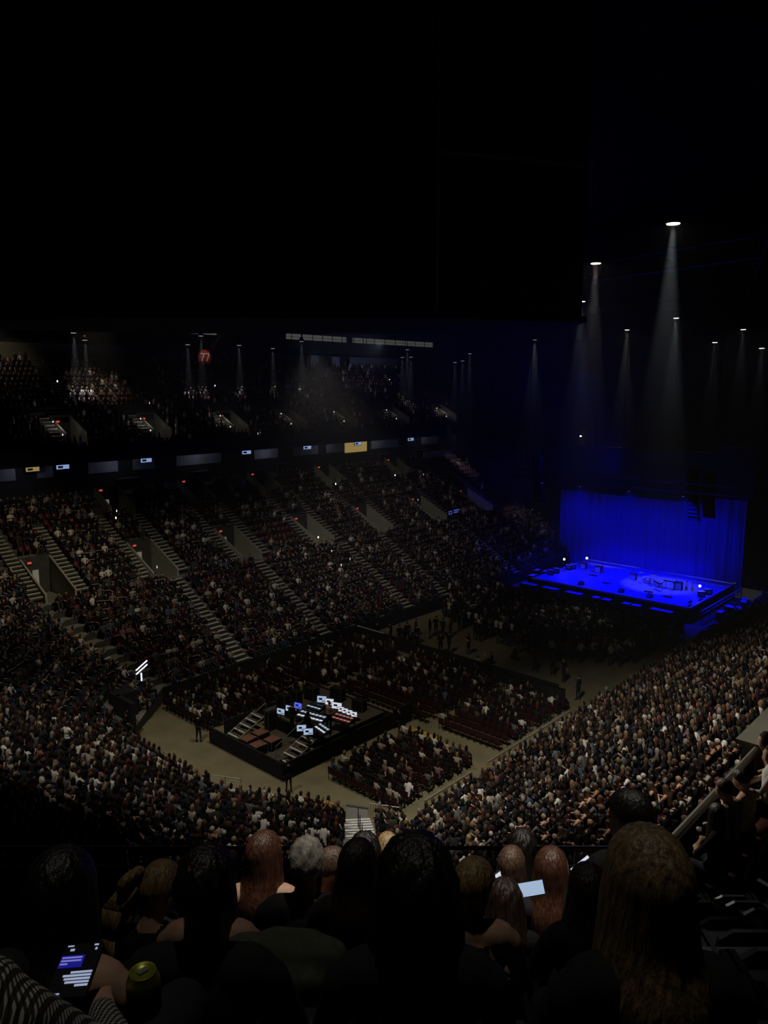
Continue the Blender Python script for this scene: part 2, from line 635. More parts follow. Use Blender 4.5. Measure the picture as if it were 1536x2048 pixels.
# bright stair below the photographer's section
CS0, CS1 = (27.6, 27.3), (20.6, 19.7)
CSZ0, CSZ1 = 0.35, 4.3
stairs(CS0, CS1, CSZ0, CSZ1, 16, 1.45, 'broad pale stair running down the near corner of the bowl, lit brightly', 'corner_stairs', .26, 'white')

# ---- upper deck on the far left
UZ, UT, UR_ = 17.6, 0.85, 0.527
UPV = [35.6, 45.2, 55.6, 64.9, 74.2, 84.8, 96.5]
up = MB()
for k in range(17):
    y0, y1 = 72 + UT * k, 72 + UT * (k + 1)
    z = UZ + UR_ * k
    zl = UZ + UR_ * (k - 1) if k else 16.7
    hs = [(x - 1.0, x + 1.0) for x in UPV] if 2 <= k <= 5 else []
    for x0, x1 in split(12, 112, hs):
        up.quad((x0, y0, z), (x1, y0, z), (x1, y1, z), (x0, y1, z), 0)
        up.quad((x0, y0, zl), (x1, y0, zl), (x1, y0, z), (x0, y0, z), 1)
up.quad((12, 72, 16.7), (112, 72, 16.7), (112, 86.4, 16.7), (12, 86.4, 16.7), 1)
struct(up.obj('seating_tier', [M['concrete'], M['riser']]), 'stepped upper deck on the far side')
struct(MB().box((62, 71.9, 17.25), (100, 0.2, 1.5)).obj('trim_20', M['fascia']), 'black fascia along the front of the far upper deck')
for i, x in enumerate(UPV):
    p = empty('portal', (x, 73.7, 17.6))
    struct(p, f'{names_low[i]} portal from the left in the far upper deck')
    for s in (-1, 1):
        m = MB()
        prof = [(-0.1, -0.2), (3.4, -0.2), (3.4, 3.4), (-0.1, 1.7)]
        vs = [(s * 1.0, y, z) for y, z in prof] + [(s * 1.15, y, z) for y, z in prof]
        m.add(vs, [(0, 1, 2, 3), (7, 6, 5, 4), (0, 4, 5, 1), (1, 5, 6, 2), (2, 6, 7, 3), (3, 7, 4, 0)])
        m.obj('side_wall', M['concrete'], p)
    MB().box((0, 1.7, -0.05), (2, 3.4, 0.1)).obj('portal_floor', M['concrete'], p)
    MB().box((0, 3.5, 1.6), (2.3, 0.2, 3.6)).obj('back_wall', M['riser'], p)
    if i in (0, 1, 2, 5):
        MB().box((-0.3, 3.38, 0.9), (0.5, 0.06, 1.7)).obj('lit_doorway', M['e_door'], p)
    exit_sign((x - 0.3, 77.0, 20.35), f'red exit sign in the {names_low[i]} portal from the left in the far upper deck')
    st = stairs((x - 1.75, 74.0), (x - 1.75, 77.3), 18.8, 20.8, 6, 1.0, f'stair beside the {names_low[i]} portal from the left in the far upper deck')
    for j, (dy, dz, s) in enumerate(((0.2, 0.1, 1), (2.1, 1.3, 1))):
        ln = MB().box((0, 0, 0), (0.16, 0.05, 0.12), 0).box((0, 0.04, 0), (0.22, 0.04, 0.18), 1).obj('step_light', [M['e_step'], M['black']], loc=(x - 1.15, 74.0 + dy, 19.1 + dz))
        tag(ln, f'small white {"lower" if j == 0 else "upper"} step light by the {names_low[i]} upper deck portal from the left', 'light', 'step lights in the upper deck')
    l = bpy.data.lights.new('step_glow', 'POINT')
    l.energy = 22 if i in (0, 1, 2, 6) else 8
    l.color = NEUT
    l.shadow_soft_size = 0.1
    lo = bpy.data.objects.new('step_glow', l)
    COL.objects.link(lo)
    lo.location = (x - 1.3, 74.6, 20.4)
for i, x in enumerate((37.6, 48.2, 59.5)):
    stairs((x, 79.6), (x, 85.4), 22.3, 25.9, 13, 1.1, f'{ORD[i]} stair from the left up the back rows of the far upper deck')

# wall behind the upper deck with banners, panels and the lit gallery
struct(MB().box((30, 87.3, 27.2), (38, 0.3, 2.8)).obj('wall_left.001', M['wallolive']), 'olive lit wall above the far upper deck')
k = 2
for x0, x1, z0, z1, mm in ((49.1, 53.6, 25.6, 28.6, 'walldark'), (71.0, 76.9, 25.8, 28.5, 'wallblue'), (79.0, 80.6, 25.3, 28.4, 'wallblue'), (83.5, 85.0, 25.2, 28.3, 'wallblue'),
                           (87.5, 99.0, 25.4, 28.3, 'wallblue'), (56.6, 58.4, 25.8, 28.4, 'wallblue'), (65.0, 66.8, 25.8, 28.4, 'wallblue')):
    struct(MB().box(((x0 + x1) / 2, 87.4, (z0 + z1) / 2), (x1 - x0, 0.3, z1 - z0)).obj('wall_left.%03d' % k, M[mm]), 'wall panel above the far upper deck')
    k += 1
struct(MB().box((62, 87.8, 28.85), (110, 0.5, 0.35)).obj('trim_30', M['ceiling']), 'dark beam over the far upper wall')


def banner(x, z, wd, h, txt, label):
    b = MB()
    n = 6
    for i in range(n):
        xa, xb = -wd / 2 + wd * i / n, -wd / 2 + wd * (i + 1) / n
        ya, yb = 0.05 * math.sin(i * 1.9), 0.05 * math.sin((i + 1) * 1.9)
        b.add([(xa, ya, 0), (xb, yb, 0), (xb, yb, h), (xa, ya, h), (xa, ya + .03, 0), (xb, yb + .03, 0), (xb, yb + .03, h), (xa, ya + .03, h)],
              [(0, 1, 2, 3), (7, 6, 5, 4), (0, 4, 5, 1), (3, 2, 6, 7)])
    o = b.obj('banner', M['banner'], loc=(x, 86.8, z), smooth=True)
    MB().tube((-wd / 2 - .1, 0, h + .03), (wd / 2 + .1, 0, h + .03), 0.05).obj('batten', M['blackmetal'], o)
    for q in (-1, 1):
        MB().path([(q * wd * .4, 0, h + .03), (q * wd * .4, .75, 28.75 - z)], 0.02, 4).obj('cord', M['black'], o)
    if txt:
        t = link('numerals', textmesh(txt, h * 0.78, 0.02, M['bannertext']), o)
        t.location = (0, -0.1, h * 0.47)
        t.rotation_euler = (PI / 2, 0, 0)
    tag(o, label, 'banner')


banner(59.9, 26.6, 2.15, 1.95, '77', 'red hanging banner with the number 77 on the far upper wall')
banner(55.1, 25.7, 2.5, 2.5, None, 'dark red plain banner left of the 77 banner')
spot('banner_fill', (60.2, 83.2, 30.5), (59.9, 86.8, 27.6), 330, WARM, 26, 0.6, 0.1)  # added spot to lift the dim banner, without a fixture
tag(MB().lathe([(0.02, 0), (0.2, 0.1), (0.24, 0.35), (0.1, 0.45)], n=8).box((0, 0, 0.1), (0.3, 0.3, 0.14)).obj('wall_lamp', M['gold'], loc=(62.8, 86.6, 27.9)), 'small gold wall lamp right of the 77 banner', 'lamp')

# lit gallery seen under the scoreboard: glowing strip, posts, handrail
g = empty('gallery', (0, 89.5, 30.75))
struct(g, 'lit gallery strip high on the far wall with a railing before it')
for x0, x1, h in ((76.5, 89.0, 0.8), (90.5, 111, 0.8), (60.0, 64, 0.22)):
    MB().box(((x0 + x1) / 2, 0.3, h / 2), (x1 - x0, 0.1, h)).obj('lit_strip', M['e_gallery'], g)
pm = MB().box((0, 0, 0.5), (0.08, 0.08, 1.1)).mesh('post', M['black'])
for x in list(np.arange(77, 88.5, 2.1)) + [89.6, 90.2, 92.3, 93.1] + list(np.arange(95, 111, 2.6)):
    link('post', pm, g).location = (x, -0.3, 0)
for z in (0.32, 0.98):
    MB().box((94, -0.3, z), (36, 0.07, 0.05)).obj('handrail', M['black'], g)

# suite level behind the far stand, under the upper deck
struct(MB().box((56, 74.1, 12.98), (96, 5, .2)).obj('floor.001', M['riser']), 'concourse floor under the far upper deck')
sw = empty('suite_wall', (0, 76.4, 13.1))
struct(sw, 'row of dim suite walls under the far upper deck')
MB().box((64, 0.2, 1.9), (96, 0.2, 3.9)).obj('backing', M['walldark'], sw)
for x0, x1 in ((22, 30.5), (32.6, 34.2), (37.9, 41.2), (43, 45.6), (48.4, 54.5), (59.5, 63.3), (66.0, 70.2), (71.8, 75), (80.6, 86.5), (92, 96)):
    MB().box(((x0 + x1) / 2, 0.02, 2.62), (x1 - x0, 0.12, 1.7)).obj('panel', M['suite'], sw)
MB().box((77.5, 0.0, 2.35), (4.3, 0.16, 1.6)).obj('lit_room', M['e_yellow'], sw)
for i in range(9):
    l = bpy.data.lights.new('suite_lamp', 'POINT')
    l.energy = 12
    l.color = (0.8, 0.85, 1.0)
    l.shadow_soft_size = 0.2
    lo = bpy.data.objects.new('suite_lamp', l)
    COL.objects.link(lo)
    lo.location = (21 + i * 10, 74.6, 16.0)
TVX = [(31.9, 'warm'), (34.9, ''), (44.2, ''), (57.8, ''), (67.7, ''), (77.2, ''), (88.6, '')]
for i, (x, kd) in enumerate(TVX):
    t = MB().box((0, 0.05, 0), (1.45, 0.08, 0.68)).obj('television', M['black'], loc=(x, 75.7, 15.95))
    MB().box((0, 0, 0), (1.3, 0.04, 0.54)).obj('screen', M['e_yellow'] if kd else M['e_tv'], t)
    MB().box((-0.25, -0.03, -0.06), (0.5, 0.02, 0.22)).obj('picture_patch', M['scrdark'], t)
    MB().tube((0, 0.1, 0.4), (0, 0.1, 0.96), 0.03).obj('ceiling_pole', M['blackmetal'], t)
    MB().box((0, .5, 0), (.1, .9, .1)).obj('wall_bracket', M['blackmetal'], t)
    tag(t, f'{ORD[i]} lit television from the left in the suites below the far upper deck', 'television', 'televisions in the suites')
for i, x in enumerate((24, 41.5, 50.5, 63, 82, 91)):
    b = MB().box((0, 0, 0.55), (2.4, 0.8, 1.1)).box((0, -0.05, 1.12), (2.6, 0.95, 0.06)).obj('bar_counter', M['riser'], loc=(x, 75.0, 13.1))
    tag(b, f'{ORD[i]} dark drinks counter from the left at the back of the far stand', 'counter', 'counters under the suites')

# end wall of the stand by the stage: blue lit panels and drape wall
drp = MB()
for i in range(120):
    y0, y1 = 12 + i * 0.5, 12.5 + i * 0.5
    drp.add([(95 + 0.15 * (i % 2), y0, 0), (95 + 0.15 * ((i + 1) % 2), y1, 0), (95 + 0.15 * ((i + 1) % 2), y1, 30), (95 + 0.15 * (i % 2), y0, 30)], [(0, 1, 2, 3)])
dr = drp.obj('masking_drape', M['black'])
tag(dr, 'tall black masking drape hanging behind the stage across the hall', 'drape')
struct(MB().box((91, 72.2, 13.75), (7, 0.3, 0.9)).obj('wall_stage_side', mat('covered_seats', (0.35, 0.35, 0.4), 0.9)), 'pale covered ledge above the empty rows by the stage')

# ---- scoreboard hung over the floor, seen from one corner
sb = empty('scoreboard', local(-6.6, 49, 27.75), YAW - PI / 2)
tag(sb, 'huge dark scoreboard hanging over the floor with a curved lower skirt', 'scoreboard')


def prism(pts, z0, z1):
    n = len(pts)
    m = MB()
    m.add([(x, y, z0) for x, y in pts] + [(x, y, z1) for x, y in pts],
          [tuple(range(n - 1, -1, -1)), tuple(range(n, 2 * n))] + [(i, (i + 1) % n, n + (i + 1) % n, n + i) for i in range(n)])
    return m


prism([(-9.6, -4), (9.5, -4), (18.6, -1), (18.6, 5), (9, 9), (-10, 9), (-19, 5), (-19, -1)], 0.35, 18.5).obj('cabinet', M['board'], sb)
prism([(-9.8, -4.2), (9.7, -4.2), (18.9, -1.1), (18.9, 5.2), (9, 9.2), (-10, 9.2), (-19.3, 5.2), (-19.3, -1.1)], 0.0, 0.35).obj('bottom_ring', M['black'], sb)
MB().box((9.6, -4.1, 9.5), (0.16, 0.2, 18)).obj('corner_post', M['railgrey'], sb)
MB().box((-9.7, -4.1, 9.5), (0.3, 0.2, 18)).obj('corner_post', M['board'], sb)
for nm, zz0, dep, th in (('upper_swag', 7.0, 3.4, 0.5), ('lower_swag', 7.0, 6.3, 0.35)):
    m = MB()
    n = 28
    for i in range(n):
        for t0, t1 in ((i / n, (i + 1) / n),):
            xa, xb = -9.2 + 18.4 * t0, -9.2 + 18.4 * t1
            za, zb = zz0 - dep * math.sin(PI * t0) ** 0.8, zz0 - dep * math.sin(PI * t1) ** 0.8
            m.add([(xa, -4.3, za), (xb, -4.3, zb), (xb, -4.3, zb + th), (xa, -4.3, za + th), (xa, -4.0, za), (xb, -4.0, zb), (xb, -4.0, zb + th), (xa, -4.0, za + th)],
                  [(0, 1, 2, 3), (0, 4, 5, 1), (3, 2, 6, 7)])
    m.obj(nm, M['ceiling'], sb)
m = MB().box((14.1, -2.7, 8.9), (9.2, 0.12, 0.15), 0, math.atan2(3, 9.1))
m.obj('seam_rail', M['railgrey'], sb)
for x in (-8, -3, 3, 8):
    MB().tube((x, 2, 18.5), (x, 2, 19.0), 0.08).obj('hanger', M['blackmetal'], sb)
for i in range(9):
    MB().box((-8 + i * 2.1, -4.32, 0.55), (0.06, 0.06, 0.5)).obj('cable', M['steel'], sb)

# roof beams
for i, (x0, y0, x1, y1) in enumerate(((30, 8, 120, 40), (40, -6, 120, 30), (55, 10, 70, 70), (85, -2, 100, 85))):
    m = MB()
    for z in (32.6, 34.0):
        m.tube((x0, y0, z), (x1, y1, z), 0.16, 6)
    n = 14
    for j in range(n):
        a, b = j / n, (j + 1) / n
        m.tube((x0 + (x1 - x0) * a, y0 + (y1 - y0) * a, 32.6), (x0 + (x1 - x0) * b, y0 + (y1 - y0) * b, 34.0), 0.07, 5)
    t = m.obj('roof_truss', M['blackmetal'])
    for a in (0.1, 0.5, 0.9):
        MB().tube((x0 + (x1 - x0) * a, y0 + (y1 - y0) * a, 34), (x0 + (x1 - x0) * a, y0 + (y1 - y0) * a, 46), 0.05, 5).obj('hanger', M['blackmetal'], t)
    struct(t, 'dark roof truss')

# ---- downlights in the roof, each with a fixture and a real beam
LAMPS = [
    ((37.2, 15.6, 31.5), 2300, 16, 'nearest and brightest, high at right'),
    ((45.8, 24.0, 31.5), 1500, 16, 'warm one right of the scoreboard'),
    ((65.4, 35.5, 31.5), 1300, 18, 'dim one just right of the scoreboard corner'),
    ((84.0, 34.3, 31.1), 1200, 18, 'straight below the nearest downlight'),
    ((92.0, 43.6, 30.7), 1300, 18, 'warm one low over the stage'),
    ((92, 29.9, 30.1), 1100, 18, 'upper one of the pair near the right edge'),
    ((92, 32.9, 28.8), 1100, 18, 'dim one left of the pair near the right edge'),
    ((92, 27.8, 28.0), 1000, 18, 'rightmost one at the edge'),
    ((92, 56.7, 30.0), 1100, 20, 'under the right end of the scoreboard'),
    ((89, 76.8, 29.2), 800, 15, 'top one of three over the far corner'),
    ((89, 77.8, 28.1), 700, 15, 'left one of three over the far corner'),
    ((89, 76.1, 28.1), 700, 15, 'right one of three over the far corner'),
    ((93, 70.9, 27.3), 600, 13, 'left one of three beside the stage drape'),
    ((93, 69.5, 27.5), 600, 13, 'middle one of three beside the stage drape'),
    ((93, 68.2, 28.5), 700, 13, 'right one of three beside the stage drape'),
    ((39.0, 80, 29.4), 420, 16, 'leftmost over the far upper deck'),
    ((40.2, 80, 28.7), 420, 14, 'second from the left over the far upper deck'),
    ((52.9, 80, 28.7), 420, 14, 'third from the left over the far upper deck'),
    ((54.8, 80, 29.8), 420, 14, 'fourth from the left over the far upper deck'),
    ((60.4, 80, 28.9), 420, 14, 'fifth from the left over the far upper deck'),
    ((65.8, 80, 28.7), 420, 14, 'sixth from the left over the far upper deck'),
    ((70.8, 80, 29.8), 480, 15, 'seventh from the left over the far upper deck'),
]
for i, (p, e, cone, nm) in enumerate(LAMPS):
    o = empty('downlight', p)
    big = 0.34 if i < 3 else 0.3
    MB().lathe([(big * 0.6, 0.55), (big, 0.3), (big, 0.0), (big * 0.94, 0.0), (big * 0.94, 0.05)], n=14).obj('housing', M['blackmetal'], o, smooth=True)
    lens = MB().lathe([(big * 0.9, -0.02), (big * 0.9, 0.03)], n=14).obj('lens', M['e_lampw'] if i in (1, 4) else M['e_lamp'] if i < 8 else M['e_lampdim'], o)
    MB().box((0, 0, 0.75), (0.08, 0.08, 0.5)).obj('yoke', M['blackmetal'], o)
    MB().tube((0, 0, 1.0), (0, 0, 46 - p[2]), 0.02, 4).obj('cable', M['black'], o)
    tag(o, 'roof downlight, ' + nm, 'lamp', 'downlights in the roof')
    spot('downlight_beam', (p[0], p[1], p[2] - 0.05), (p[0], p[1], 0), e * (3.0 if i < 3 else 1.6 if i in (5, 6, 7) else 4.5 if i < 15 else 8), NEUT if i in (1, 4) else COOL, cone, 0.5, 0.12)

# ---- haze in the air of the hall: thin below, denser towards the roof
hz = MB().box((83.2, 36.5, 22.9), (93.2, 106, 45.7)).obj('haze', M['black'])
hm = bpy.data.materials.new('thin_haze')
hm.use_nodes = True
nt = hm.node_tree
nt.nodes.remove(nt.nodes['Principled BSDF'])
vs = nt.nodes.new('ShaderNodeVolumeScatter')
tc = nt.nodes.new('ShaderNodeTexCoord')
sp = nt.nodes.new('ShaderNodeSeparateXYZ')
nt.links.new(tc.outputs['Object'], sp.inputs[0])
mr = nt.nodes.new('ShaderNodeMapRange')
mr.interpolation_type = 'SMOOTHSTEP'
mr.inputs[1].default_value = 17.0
mr.inputs[2].default_value = 31.0
mr.inputs[3].default_value = 0.0015
mr.inputs[4].default_value = 0.008
nt.links.new(sp.outputs['Z'], mr.inputs[0])
nt.links.new(mr.outputs[0], vs.inputs['Density'])
vs.inputs['Anisotropy'].default_value = 0.35
vs.inputs['Color'].default_value = (1, 1, 1, 1)
nt.links.new(vs.outputs[0], nt.nodes['Material Output'].inputs['Volume'])
hz.data.materials.clear()
hz.data.materials.append(hm)
tag(hz, 'thin stage haze in the air of the hall, denser under the roof', 'haze', None, 'stuff')

# ================================================================== THE STAGE
stg = empty('stage', (77.0, 37.5, 0))
tag(stg, 'raised concert stage washed in blue light at the far end of the floor', 'stage')
MB().box((6.8, 0, 1.4), (13.6, 18.6, 0.2)).obj('deck', M['stagefloor'], stg)
MB().box((6.8, 0, 0.65), (13.4, 18.4, 1.3)).obj('skirt', M['black'], stg)
MB().box((0.02, 0, 1.52), (0.2, 18.6, 0.12)).obj('front_edge_trim', M['white'], stg)
MB().box((6.8, -9.28, 1.53), (13.6, 0.18, 0.12)).obj('side_edge_trim', M['white'], stg)
for j in range(6):
    MB().box((0.6, -9.0 + 0.5 * (j % 2), 1.62), (0.8, 0.12, 0.12)).obj('edge_block', M['black'], stg).location = (j * 1.5, 0, 0)
rp = MB().box((0, 0, 0.72), (12.5, 0.12, 0.12)).box((0, 0, 0.35), (12.5, 0.08, 0.08)).obj('stage_rail', M['white'], loc=(83.6, 27.2, 0.55))
for j in range(6):
    MB().box((-6 + 2.4 * j, 0, 0.1), (0.08, 0.08, 1.3)).obj('post', M['blackmetal'], rp)
tag(rp, 'pale side rail along the right edge of the blue stage', 'rail')

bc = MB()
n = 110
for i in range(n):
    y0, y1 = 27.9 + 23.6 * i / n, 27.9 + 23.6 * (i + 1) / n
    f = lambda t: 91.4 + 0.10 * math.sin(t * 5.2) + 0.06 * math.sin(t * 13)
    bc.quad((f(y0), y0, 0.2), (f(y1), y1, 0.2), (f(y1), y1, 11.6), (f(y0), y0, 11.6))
tag(bc.obj('backdrop_curtain', M['curtain'], smooth=True), 'tall backdrop curtain behind the stage, blue light tinted into its cloth', 'curtain')
tag(MB().box((90.6, 42.9, 13.3), (0.3, 22.6, 6.0)).obj('border_drape', M['black']), 'long black border drape across the top of the blue backdrop', 'drape')
tag(MB().box((90.6, 29.2, 14.1), (0.3, 4.6, 6.0)).obj('border_drape', M['black']), 'short black border drape over the right end of the blue backdrop', 'drape')
st = MB()
for z in (12.9, 13.8):
    for x in (80.2, 81.0):
        st.tube((x, 25, z), (x, 52, z), 0.05, 5)
for i in range(27):
    st.tube((80.2, 25 + i, 12.9), (80.2, 26 + i, 13.8), 0.03, 4).tube((81, 25 + i, 13.8), (81, 26 + i, 12.9), 0.03, 4)
t = st.obj('stage_truss', M['blackmetal'])
for y in (28, 38, 50):
    MB().tube((80.6, y, 13.8), (80.6, y, 45.9), 0.03, 4).obj('hoist_chain', M['black'], t)
tag(t, 'black lighting truss hanging over the front of the stage', 'truss')
for i, y in enumerate((31, 37, 43, 48)):
    h = empty('stage_lamp', (80.5, y, 12.85))
    MB().lathe([(0.12, -0.45), (0.2, -0.35), (0.16, 0.0), (0.1, 0.05)], n=10).obj('body', M['blackmetal'], h)
    MB().box((0, 0, -0.05), (0.5, 0.1, 0.12)).obj('yoke', M['black'], h)
    MB().lathe([(0.12, -0.47), (0.12, -0.45)], n=10).obj('lens', M['e_scrb'], h)
    tag(h, f'{ORD[i]} moving lamp from the right on the truss over the stage', 'lamp', 'stage lamps on the truss')


def line_array(x, y, ztop, n, label):
    e = empty('speaker_array', (x, y, ztop))
    for i in range(n):
        c = MB().box((0, 0, 0), (0.75, 1.15, 0.40), 0, 0, 0.94).obj('speaker_cabinet', M['black'], e)
        c.location = (0.02 * i * i * 0.35 - 0.1, 0, -0.43 * i - 0.25)
        c.rotation_euler = (0, 0.02 * i, 0)
    MB().box((0, 0, 0.05), (0.9, 1.2, 0.12)).obj('flying_frame', M['blackmetal'], e)
    for s in (-1, 1):
        MB().tube((0, s * 0.4, 0.1), (0, s * 0.4, 46 - ztop), 0.02, 4).obj('chain', M['black'], e)
    tag(e, label, 'speaker')


line_array(82.0, 30.6, 15.2, 13, 'long black speaker array hanging over the right side of the stage')
line_array(83.4, 29.4, 14.6, 11, 'shorter black speaker array just right of the long array')
line_array(82.0, 49.6, 15.2, 13, 'black speaker array hanging over the left side of the stage in the dark')

# low speakers in front of the stage
for i, (y, wd) in enumerate(((46.4, 2.1), (43.6, 2.0), (40.6, 2.0), (37.9, 0.85), (36.7, 1.0), (34.4, 0.85), (33.3, 1.0), (30.6, 2.3))):
    s = MB().box((0, 0, 0.55), (0.8, wd, 1.1)).obj('subwoofer', M['black'], loc=(75.7, y, 0))
    MB().box((0, 0, 1.11), (0.78, wd - .04, 0.03)).obj('lid', M['stagefloor'], s)  # lid shares the blue-tinted deck colour for the light on top
    MB().box((-0.41, 0, 0.55), (0.02, wd - .15, 0.9)).obj('grille', M['blackmetal'], s)
    tag(s, f'{ORD[i]} low black subwoofer from the left before the stage, top tinted with blue light', 'speaker', 'subwoofers along the stage front')
cr = empty('crowd_barrier', (73.2, 38, 0))
tag(cr, 'black crowd barrier between the standing crowd and the stage', 'barrier')
bm = MB().box((0, 0, 0.6), (0.06, 1.15, 1.15)).box((0.35, 0, 0.03), (0.8, 1.15, 0.04)).mesh('panel', M['blackmetal'])
for j in range(18):
    link('panel', bm, cr).location = (0, -10.2 + 1.2 * j, 0)


# instruments
def drum_kit(x, y, rz):
    e = empty('drum_kit', (x, y, 1.5), rz)
    for nm, c, r, h in (('bass_drum', (0, 0, 0.3), 0.28, 0.4), ('floor_tom', (-0.3, -0.55, 0.4), 0.2, 0.4), ('snare', (-0.35, 0.3, 0.6), 0.18, 0.14), ('rack_tom', (0.05, -0.22, 0.75), 0.15, 0.22), ('rack_tom', (0.05, 0.22, 0.75), 0.15, 0.22)):
        o = MB().lathe([(r, -h / 2), (r, h / 2), (r * .95, h / 2 + .01)], n=14).obj(nm, M['white'], e, smooth=False)
        o.location = c
        if nm == 'bass_drum':
            o.rotation_euler = (0, PI / 2, 0)
    for c in ((0.1, 0.75, 1.15), (0.1, -0.8, 1.2), (-0.5, 0.7, 0.95)):
        m = MB().lathe([(0.02, 0.03), (0.24, 0.0), (0.24, -0.005)], n=14).obj('cymbal', M['gold'], e)
        m.location = c
        s = MB().tube((0, 0, -c[2]), (0, 0, 0), 0.012, 5)
        s.obj('cymbal_stand', M['steel'], m)
    MB().lathe([(0.17, 0.45), (0.17, 0.52), (0.03, 0.45), (0.03, 0.0)], n=10).obj('stool', M['black'], e).location = (-0.75, 0, 0)
    return e


tag(drum_kit(83.6, 35.6, PI), 'white drum kit at the back middle of the blue stage', 'drum kit')


def keyboard(x, y, rz, label):
    e = empty('keyboard', (x, y, 1.5), rz)
    MB().box((0, 0, 0.92), (0.35, 1.3, 0.1)).obj('body', M['black'], e)
    MB().box((-0.05, 0, 0.985), (0.16, 1.2, 0.02)).obj('keys', M['white'], e)
    m = MB()
    for s in (-1, 1):
        m.tube((-0.2, s * 0.45, 0), (0.2, s * 0.45, 0.9), 0.02).tube((0.2, s * 0.45, 0), (-0.2, s * 0.45, 0.9), 0.02)
    m.obj('stand', M['steel'], e)
    tag(e, label, 'keyboard')


keyboard(83.0, 32.8, PI, 'keyboard on a crossed stand right of the drum kit on the stage')
keyboard(81.6, 33.6, PI * .8, 'keyboard on a crossed stand in front of the other keyboard')


def amp(x, y, label, s=1.0):
    e = MB().box((0, 0, 0.42 * s), (0.4 * s, 0.8 * s, 0.84 * s)).obj('amplifier', M['black'], loc=(x, y, 1.5))
    MB().box((-0.21 * s, 0, 0.36 * s), (0.02, 0.7 * s, 0.6 * s)).obj('grille', M['white'], e)
    MB().box((-0.21 * s, 0, 0.76 * s), (0.02, 0.7 * s, 0.1 * s)).obj('control_panel', M['steel'], e)
    MB().box((0, 0, 0.87 * s), (0.05, 0.3 * s, 0.03)).obj('handle', M['black'], e)
    tag(e, label, 'amplifier')


amp(83.4, 32.0, 'amplifier with pale grille at the right of the band gear', 1.1)
amp(84.7, 42.3, 'amplifier at the left back of the stage', 1.0)
amp(85.3, 44.6, 'amplifier in the left back corner of the stage', .9)
amp(84.2, 37.6, 'amplifier just left of the drum kit', .9)


def mic(x, y, label, h=1.55):
    m = MB().tube((0, 0, 0.02), (0, 0, h), 0.014, 6).lathe([(0.15, 0), (0.15, 0.02), (0.02, 0.05)], n=10)
    o = m.obj('microphone_stand', M['steel'], loc=(x, y, 1.5))
    MB().tube((0, 0, h), (-0.22, 0, h + 0.06), 0.012).obj('boom', M['steel'], o)
    MB().lathe([(0.02, -0.05), (0.035, 0), (0.02, 0.04)], c=(-0.24, 0, h + 0.06), n=8).obj('microphone', M['blackmetal'], o)
    tag(o, label, 'microphone stand')


mic(79.6, 38.5, 'microphone stand at the front centre of the stage')
mic(81.8, 40.2, 'microphone stand left of centre on the stage')
mic(82.9, 42.6, 'microphone stand near the left lamp on the stage')
mic(80.4, 31.6, 'microphone stand at the right front of the stage')
for i, (x, y) in enumerate(((78.0, 41.0), (78.1, 36.2), (78.2, 33.0))):
    w_ = MB()
    w_.add([(-.25, -.3, 0), (.25, -.3, 0), (.25, .3, 0), (-.25, .3, 0), (-.25, -.3, .12), (.2, -.3, .4), (.2, .3, .4), (-.25, .3, .12)],
           [(3, 2, 1, 0), (4, 5, 6, 7), (0, 1, 5, 4), (1, 2, 6, 5), (2, 3, 7, 6), (3, 0, 4, 7)])
    o = w_.obj('floor_monitor', M['black'], loc=(x, y, 1.5))
    MB().box((0, 0, 0.28), (0.4, 0.52, 0.02)).obj('grille', M['blackmetal'], o).rotation_euler = (0, -0.55, 0)
    tag(o, f'{ORD[i]} wedge monitor from the left along the stage front', 'speaker', 'wedge monitors')


def guitar(x, y, rz, label):
    e = empty('guitar', (x, y, 1.5), rz)
    b_ = MB()
    b_.add(*ell_flat(0, 0, .38, .19, .17, .05)).add(*ell_flat(0, 0, .58, .14, .13, .05))
    b_.obj('body', M['gold'], e)
    MB().box((.02, 0, .92), (.03, .06, .62)).box((.02, 0, 1.26), (.03, .09, .14)).obj('neck', M['wood'], e)
    MB().tube((-.18, -.2, 0), (0, 0, .45), .015).tube((-.18, .2, 0), (0, 0, .45), .015).tube((.14, 0, .0), (0, 0, .45), .015).obj('stand', M['steel'], e)
    tag(e, label, 'guitar', 'guitars on stands')


def ell_flat(cx, cy, cz, ry, rz, th, n=14):
    vs = [(cx - th / 2, cy + ry * math.cos(2 * PI * i / n), cz + rz * math.sin(2 * PI * i / n)) for i in range(n)]
    vs += [(v[0] + th, v[1], v[2]) for v in vs]
    return vs, [tuple(range(n - 1, -1, -1)), tuple(range(n, 2 * n))] + [(i, (i + 1) % n, n + (i + 1) % n, n + i) for i in range(n)]


for i, (x, y) in enumerate(((85.8, 45.4), (86.0, 44.6), (84.0, 41.4), (82.9, 30.9), (83.0, 30.3))):
    guitar(x, y, PI + .2 * i, f'{ORD[i]} guitar from the left on a stand at the back of the stage')
for i, (x, y, a) in enumerate(((82.9, 42.0, .1), (80.6, 39.2, -.1), (80.2, 34.0, .2), (79.6, 31.6, 0), (84.9, 42.9, .2))):
    o = MB().box((0, 0, .05), (.4, .9, .09)).obj('pedal_board', M['black'], loc=(x, y, 1.5), rz=a)
    for j in range(5):
        MB().box((0, -.34 + .17 * j, .12), (.14, .1, .06)).obj('pedal', M['white'], o)
    tag(o, ['pedal board by the left lamp', 'pedal board in the stage centre', 'pedal board before the drum kit', 'pedal board at the right front of the stage', 'pedal board beside the left amplifier'][i], 'pedal board')
k2 = drum_kit(83.0, 34.2, PI * .9)
tag(k2, 'second smaller set of drums right of the main drum kit', 'drum kit')
